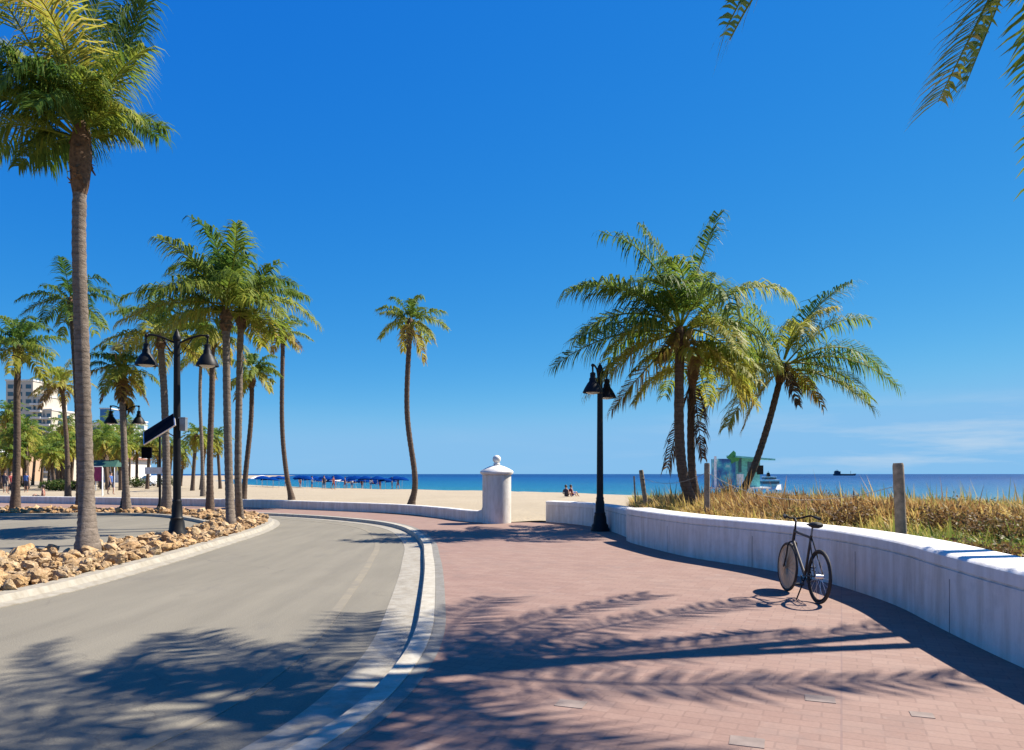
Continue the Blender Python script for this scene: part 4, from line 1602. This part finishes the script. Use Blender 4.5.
# ------------------------------------------------------------------ beach umbrellas
def umbrella_proto(m):
    root = thing('beach_umbrella', (0, 0, 0), 'x', 'umbrella')
    b = MB()
    b.tube([(0, 0, -.3), (0, 0, 2.05)], .03, 6)
    b.build('pole', M['umbwhite'], root)
    b = MB()
    b.lathe([(1.25, 1.55), (1.22, 1.66), (.8, 1.92), (.3, 2.08), (.03, 2.12), (.03, 2.05), (.3, 2.0), (.8, 1.84)], seg=10)
    b.build('canopy', m, root)
    return root


ub, uw = umbrella_proto(M['umbblue']), umbrella_proto(M['umbwhite'])
rp = random.Random(3)
ub_spots = [(px + rp.uniform(-2.5, 2.5), rp.uniform(106, 124)) for px in (264, 268, 272, 276, 280, 297, 300, 306, 312, 318, 325, 333, 340, 346, 352, 358, 364, 370, 376, 383, 390, 396, 303, 309, 315, 322, 329, 336, 343, 349, 355, 361, 367, 373, 379, 386, 393, 400)]
uw_spots = [(px, rp.uniform(118, 126)) for px in (257, 262, 322, 336, 351)]
for proto, spots, lab, grp in ((ub, ub_spots, 'blue beach umbrella in the crowded row along the water', 'blue umbrellas along the water'), (uw, uw_spots, 'white beach umbrella standing in front of the blue ones', 'white umbrellas along the water')):
    for i, (px, Y) in enumerate(spots):
        o = proto if i == 0 else copy_tree(proto)
        o.location = on_ground(px, Y)
        k_ = rp.uniform(.7, 1.0)
        o.scale = (k_, k_, rp.uniform(.68, .95))
        o.rotation_euler = (rp.uniform(-.08, .08), rp.uniform(-.08, .08), rp.uniform(0, 3))
        tag(o, lab, 'umbrella', grp)

# ------------------------------------------------------------------ town at the far left
def dupmesh(o, parent):
    c = o.copy()
    COL.objects.link(c)
    c.parent = parent
    return c


def windows(wl, x0, x1, z0, z1, y, nx, nz, win, fw=.6, fh=.55):
    w_, h_ = (x1 - x0) / nx, (z1 - z0) / nz
    g = MB()
    g.box((0, 0, 0), (w_ * fw, .06, h_ * fh))
    o = None
    for i in range(nx):
        for j in range(nz):
            o = g.build('window', M[win], wl) if o is None else dupmesh(o, wl)
            o.location = (x0 + (i + .5) * w_, y - .028, z0 + (j + .5) * h_)


def tower(name, lab, blocks, Y, depth, wall, cat='building', balc=None):
    px0 = min(k[0] for k in blocks)
    px1 = max(k[1] for k in blocks)
    c = at((px0 + px1) / 2, HY, Y)
    c.z = ground_z(c.x, c.y)
    root = thing(name, c, lab, cat)
    for k, (a, d, pt, nx, nz, win) in enumerate(blocks):
        x0, x1 = (a - CX) / F * Y - c.x, (d - CX) / F * Y - c.x
        z1 = EYE + (HY - pt) / F * Y - c.z
        y0 = k * .6
        b = MB()
        b.box(((x0 + x1) / 2, y0 + depth / 2, z1 / 2 - .5), (x1 - x0, depth, z1 + 1))
        wl = b.build('wall', M[wall], root)
        windows(wl, x0, x1, 2.5, z1 - .8, y0, nx, nz, win)
        if k in (0, len(blocks) - 1):                     # the right flank carries windows too
            g = MB()
            g.box((0, 0, 0), (.05, depth * .5, (z1 - 3.3) / nz * .5))
            for j in range(nz):
                o = g.build('window', M[win], wl) if j == 0 else dupmesh(o, wl)
                o.location = (x1 + .025, y0 + depth / 2, 2.5 + (j + .5) * (z1 - 3.3) / nz)
        b = MB()
        b.box(((x0 + x1) / 2, y0 + depth / 2, z1 + .35), (x1 - x0 + .6, depth + .6, .7))
        b.build('parapet', M['white'], root)
        if balc and k in balc:
            b = MB()
            for j in range(nz):
                cz = 2.5 + (j + .05) * (z1 - 3.3) / nz
                b.box(((x0 + x1) / 2, y0 - .8, cz), ((x1 - x0) * .9, 1.5, .9))
            b.build('balcony', M['white'], root)
    return root


tower('hotel_tower', 'tall cream stepped hotel tower with balconies at the far left', [(6, 33, 381, 3, 12, 'glass'), (30, 42, 396, 2, 11, 'glass'), (38, 50, 410, 2, 9, 'glass')], 330, 18, 'cream', balc=(1, 2))
tower('glass_tower', 'slim blue glass tower right of the foreground palm trunk', [(100, 110, 409, 3, 12, 'blueglass')], 420, 12, 'blueglass')
tower('apartment_block', 'pale grey apartment block beside the blue glass tower', [(109, 134, 421, 5, 7, 'glass')], 380, 14, 'pale')
tower('apartment_block', 'white low apartment block left of the blue glass tower', [(88, 101, 424, 3, 7, 'glass')], 300, 12, 'white')


def villa(name, lab, px0, px1, pt, Y, wall, nx=4, nz=2):
    c = at((px0 + px1) / 2, HY, Y)
    c.z = ground_z(c.x, c.y)
    root = thing(name, c, lab, 'building')
    hw = (px1 - px0) / F * Y / 2
    z1 = EYE + (HY - pt) / F * Y - c.z
    b = MB()
    b.box((0, 6, z1 * .42 - .5), (hw * 2, 12, z1 * .84 + 1))
    wl = b.build('wall', M[wall], root)
    windows(wl, -hw, hw, .8, z1 * .82, 0, nx, nz, 'glass', .5, .6)
    b = MB()
    e = .8
    zb = z1 * .845
    b.add([(-hw - e, -e, zb), (hw + e, -e, zb), (hw + e, 12 + e, zb), (-hw - e, 12 + e, zb), (-hw * .5, 6, z1), (hw * .5, 6, z1)], [(0, 1, 5, 4), (1, 2, 5), (2, 3, 4, 5), (3, 0, 4), (3, 2, 1, 0)])
    b.build('roof', M['rooftile'], root)


villa('villa', 'peach villa with tiled roof below the hotel tower', -14, 12, 420, 190, 'peach', 5, 3)
villa('villa', 'cream villa with tiled roof between hotel tower and foreground trunk', 48, 66, 428, 210, 'cream', 4, 3)
villa('pavilion', 'low white beach pavilion with tiled roof behind the grove', 88, 122, 455, 150, 'white', 6, 1)

# shop awning, banner, tent, car, hedge
c = at(105, 474, 72)
c.z = ground_z(c.x, c.y)
root = thing('canopy_shelter', c, 'dark green canopy shelter on posts behind the maroon banner', 'shelter')
b = MB()
b.add([(-1.5, -1, 2.3), (1.5, -1, 2.3), (1.5, 1, 2.3), (-1.5, 1, 2.3), (-1.3, 0, 2.95), (1.3, 0, 2.95)], [(0, 1, 5, 4), (1, 2, 5), (2, 3, 4, 5), (3, 0, 4), (3, 2, 1, 0)])
b.build('canopy', M['dkgreen'], root)
for x in (-1.4, 1.4):
    for y in (-.9, .9):
        b = MB()
        b.tube([(x, y, -.2), (x, y, 2.32)], .04, 8)
        b.build('leg', M['umbwhite'], root)

c = at(97, 474, 52)
c.z = ground_z(c.x, c.y)
root = thing('banner', c, 'maroon rectangular banner on a white frame right of the foreground trunk', 'banner')
b = MB()
for x in (-.36, .36):
    b.tube([(x, 0, -.2), (x, 0, 2.1)], .025, 8)
b.tube([(-.36, 0, 2.1), (.36, 0, 2.1)], .025, 8)
b.build('frame', M['umbwhite'], root)
b = MB()
b.box((0, -.01, 1.58), (.62, .02, .98))
b.build('cloth', M['maroon'], root)
c = at(102.5, 474, 54)
c.z = ground_z(c.x, c.y)
b = MB()
b.lathe([(.06, -.2), (.05, .2), (.045, 2.0), (.02, 2.05)], seg=10)
o = b.build('white_pole', M['umbwhite'])
o.location = c
tag(o, 'slim white pole just right of the maroon banner', 'pole')

c = at(-3, 474, 84)
c.z = ground_z(c.x, c.y)
root = thing('market_tent', c, 'white peaked tent at the left picture edge', 'tent')
b = MB()
b.add([(-1.6, -1.6, 3.4), (1.6, -1.6, 3.4), (1.6, 1.6, 3.4), (-1.6, 1.6, 3.4), (0, 0, 4.6)], [(0, 1, 4), (1, 2, 4), (2, 3, 4), (3, 0, 4), (3, 2, 1, 0)])
b.build('roof', M['umbwhite'], root)
for x in (-1.5, 1.5):
    for y in (-1.5, 1.5):
        b = MB()
        b.tube([(x, y, -.2), (x, y, 3.4)], .04, 8)
        b.build('leg', M['alu'], root)


def car(px, Y, rz, lab):
    c = on_ground(px, Y)
    root = thing('parked_car', c, lab, 'car', None, rz)
    prof = [(-2.1, .35), (-2.15, .75), (-1.9, .95), (-1.35, 1.0), (-.75, 1.42), (.75, 1.46), (1.35, 1.05), (1.95, .92), (2.1, .65), (2.05, .32)]
    n = len(prof)
    b = MB()
    vs = []
    for y, k in ((-.85, 1), (-.88, .55), (.88, .55), (.85, 1)):
        pass
    for y in (-.86, .86):
        vs += [(x, y * (.80 if z > 1.1 else 1), z) for x, z in prof]
    b.add(vs, [tuple(range(n)), tuple(reversed(range(n, 2 * n)))] + [(i, i + n, (i + 1) % n + n, (i + 1) % n) for i in range(n)])
    b.build('body', M['carwhite'], root)
    b = MB()
    for s in (-1, 1):
        y = s * .775
        b.add([(-1.15, y * 1.02, 1.06), (1.2, y * 1.02, 1.08), (.68, y * .915, 1.40), (-.70, y * .915, 1.38)], [(0, 1, 2, 3)])
        b.add([(x_, yy, zz) for x_, yy, zz in [(s * 1.30, -.66, 1.10), (s * 1.30, .66, 1.10), (s * .80, .6, 1.44), (s * .80, -.6, 1.44)]], [(0, 1, 2, 3)])
    b.build('window', M['glass'], root)
    for x in (-1.3, 1.3):
        for s in (-1, 1):
            b = MB()
            b.lathe([(.2, -.1), (.31, -.09), (.33, -.05), (.33, .05), (.31, .09), (.2, .1)], (x, s * .8, .33), 16, Matrix.Rotation(PI / 2, 3, 'X'))
            wh = b.build('wheel', M['rubber'], root)
            b = MB()
            b.lathe([(.18, -.108), (.2, 0), (.18, .108)], (x, s * .8, .33), 12, Matrix.Rotation(PI / 2, 3, 'X'))
            b.build('rim', M['alu'], wh)
    for s in (-1, 1):
        b = MB()
        b.ball((-2.08, s * .62, .72), .12, (.5, 1.3, .7), 6)
        b.build('headlight', M['lens'], root)


car(152, 105, math.radians(75), 'white car parked beyond the sand behind the near lamp post')

def hedge(px, Y, w_, h_, lab, seed):
    rng = random.Random(seed)
    c = on_ground(px, Y)
    root = thing('hedge_bush', c, lab, 'bush', 'green bushes below the grove')
    b = MB()
    for k in range(7):
        b.tube([(0, 0, -.1), (rng.uniform(-w_, w_) * .6, rng.uniform(-.5, .5), h_ * .8)], [.04, .015], 5)
    b.build('stem', M['wood'], root)
    b = MB()
    b.keep_normals = True
    for k in range(900):
        d = Vector((rng.gauss(0, 1), rng.gauss(0, 1), rng.gauss(0, 1))).normalized() * rng.random() ** .4
        p = Vector((d.x * w_, d.y * .8, h_ * .55 + d.z * h_ * .5))
        u = Vector((rng.gauss(0, 1), rng.gauss(0, 1), rng.gauss(0, 1))).normalized()
        s = u.cross(Vector((rng.gauss(0, 1), rng.gauss(0, 1), 1))).normalized()
        b.age = max(.02, .25 + rng.gauss(0, .12))
        b.add([p, p + u * .09 + s * .05, p + u * .2, p + u * .09 - s * .05], [(0, 1, 2, 3)])
    b.build('foliage', M['shrubleaf'], root, smooth=False)


for i, (px, Y, w_, h_) in enumerate([(50, 70, 1.1, .9), (61, 68, 1.0, 1.0), (72, 72, 1.2, .9), (20, 90, 1.4, 1.4), (136, 88, 1.6, 1.2), (168, 92, 1.6, 1.3)]):
    hedge(px, Y, w_, h_, ['round green bush, first right of the leftmost palm trunk', 'bright green bush just left of the foreground palm trunk', 'green bush hidden partly by the foreground trunk',
                          'taller bush behind the person in blue', 'bush behind the second lamp', 'bush behind the near lamp post'][i], 300 + i)
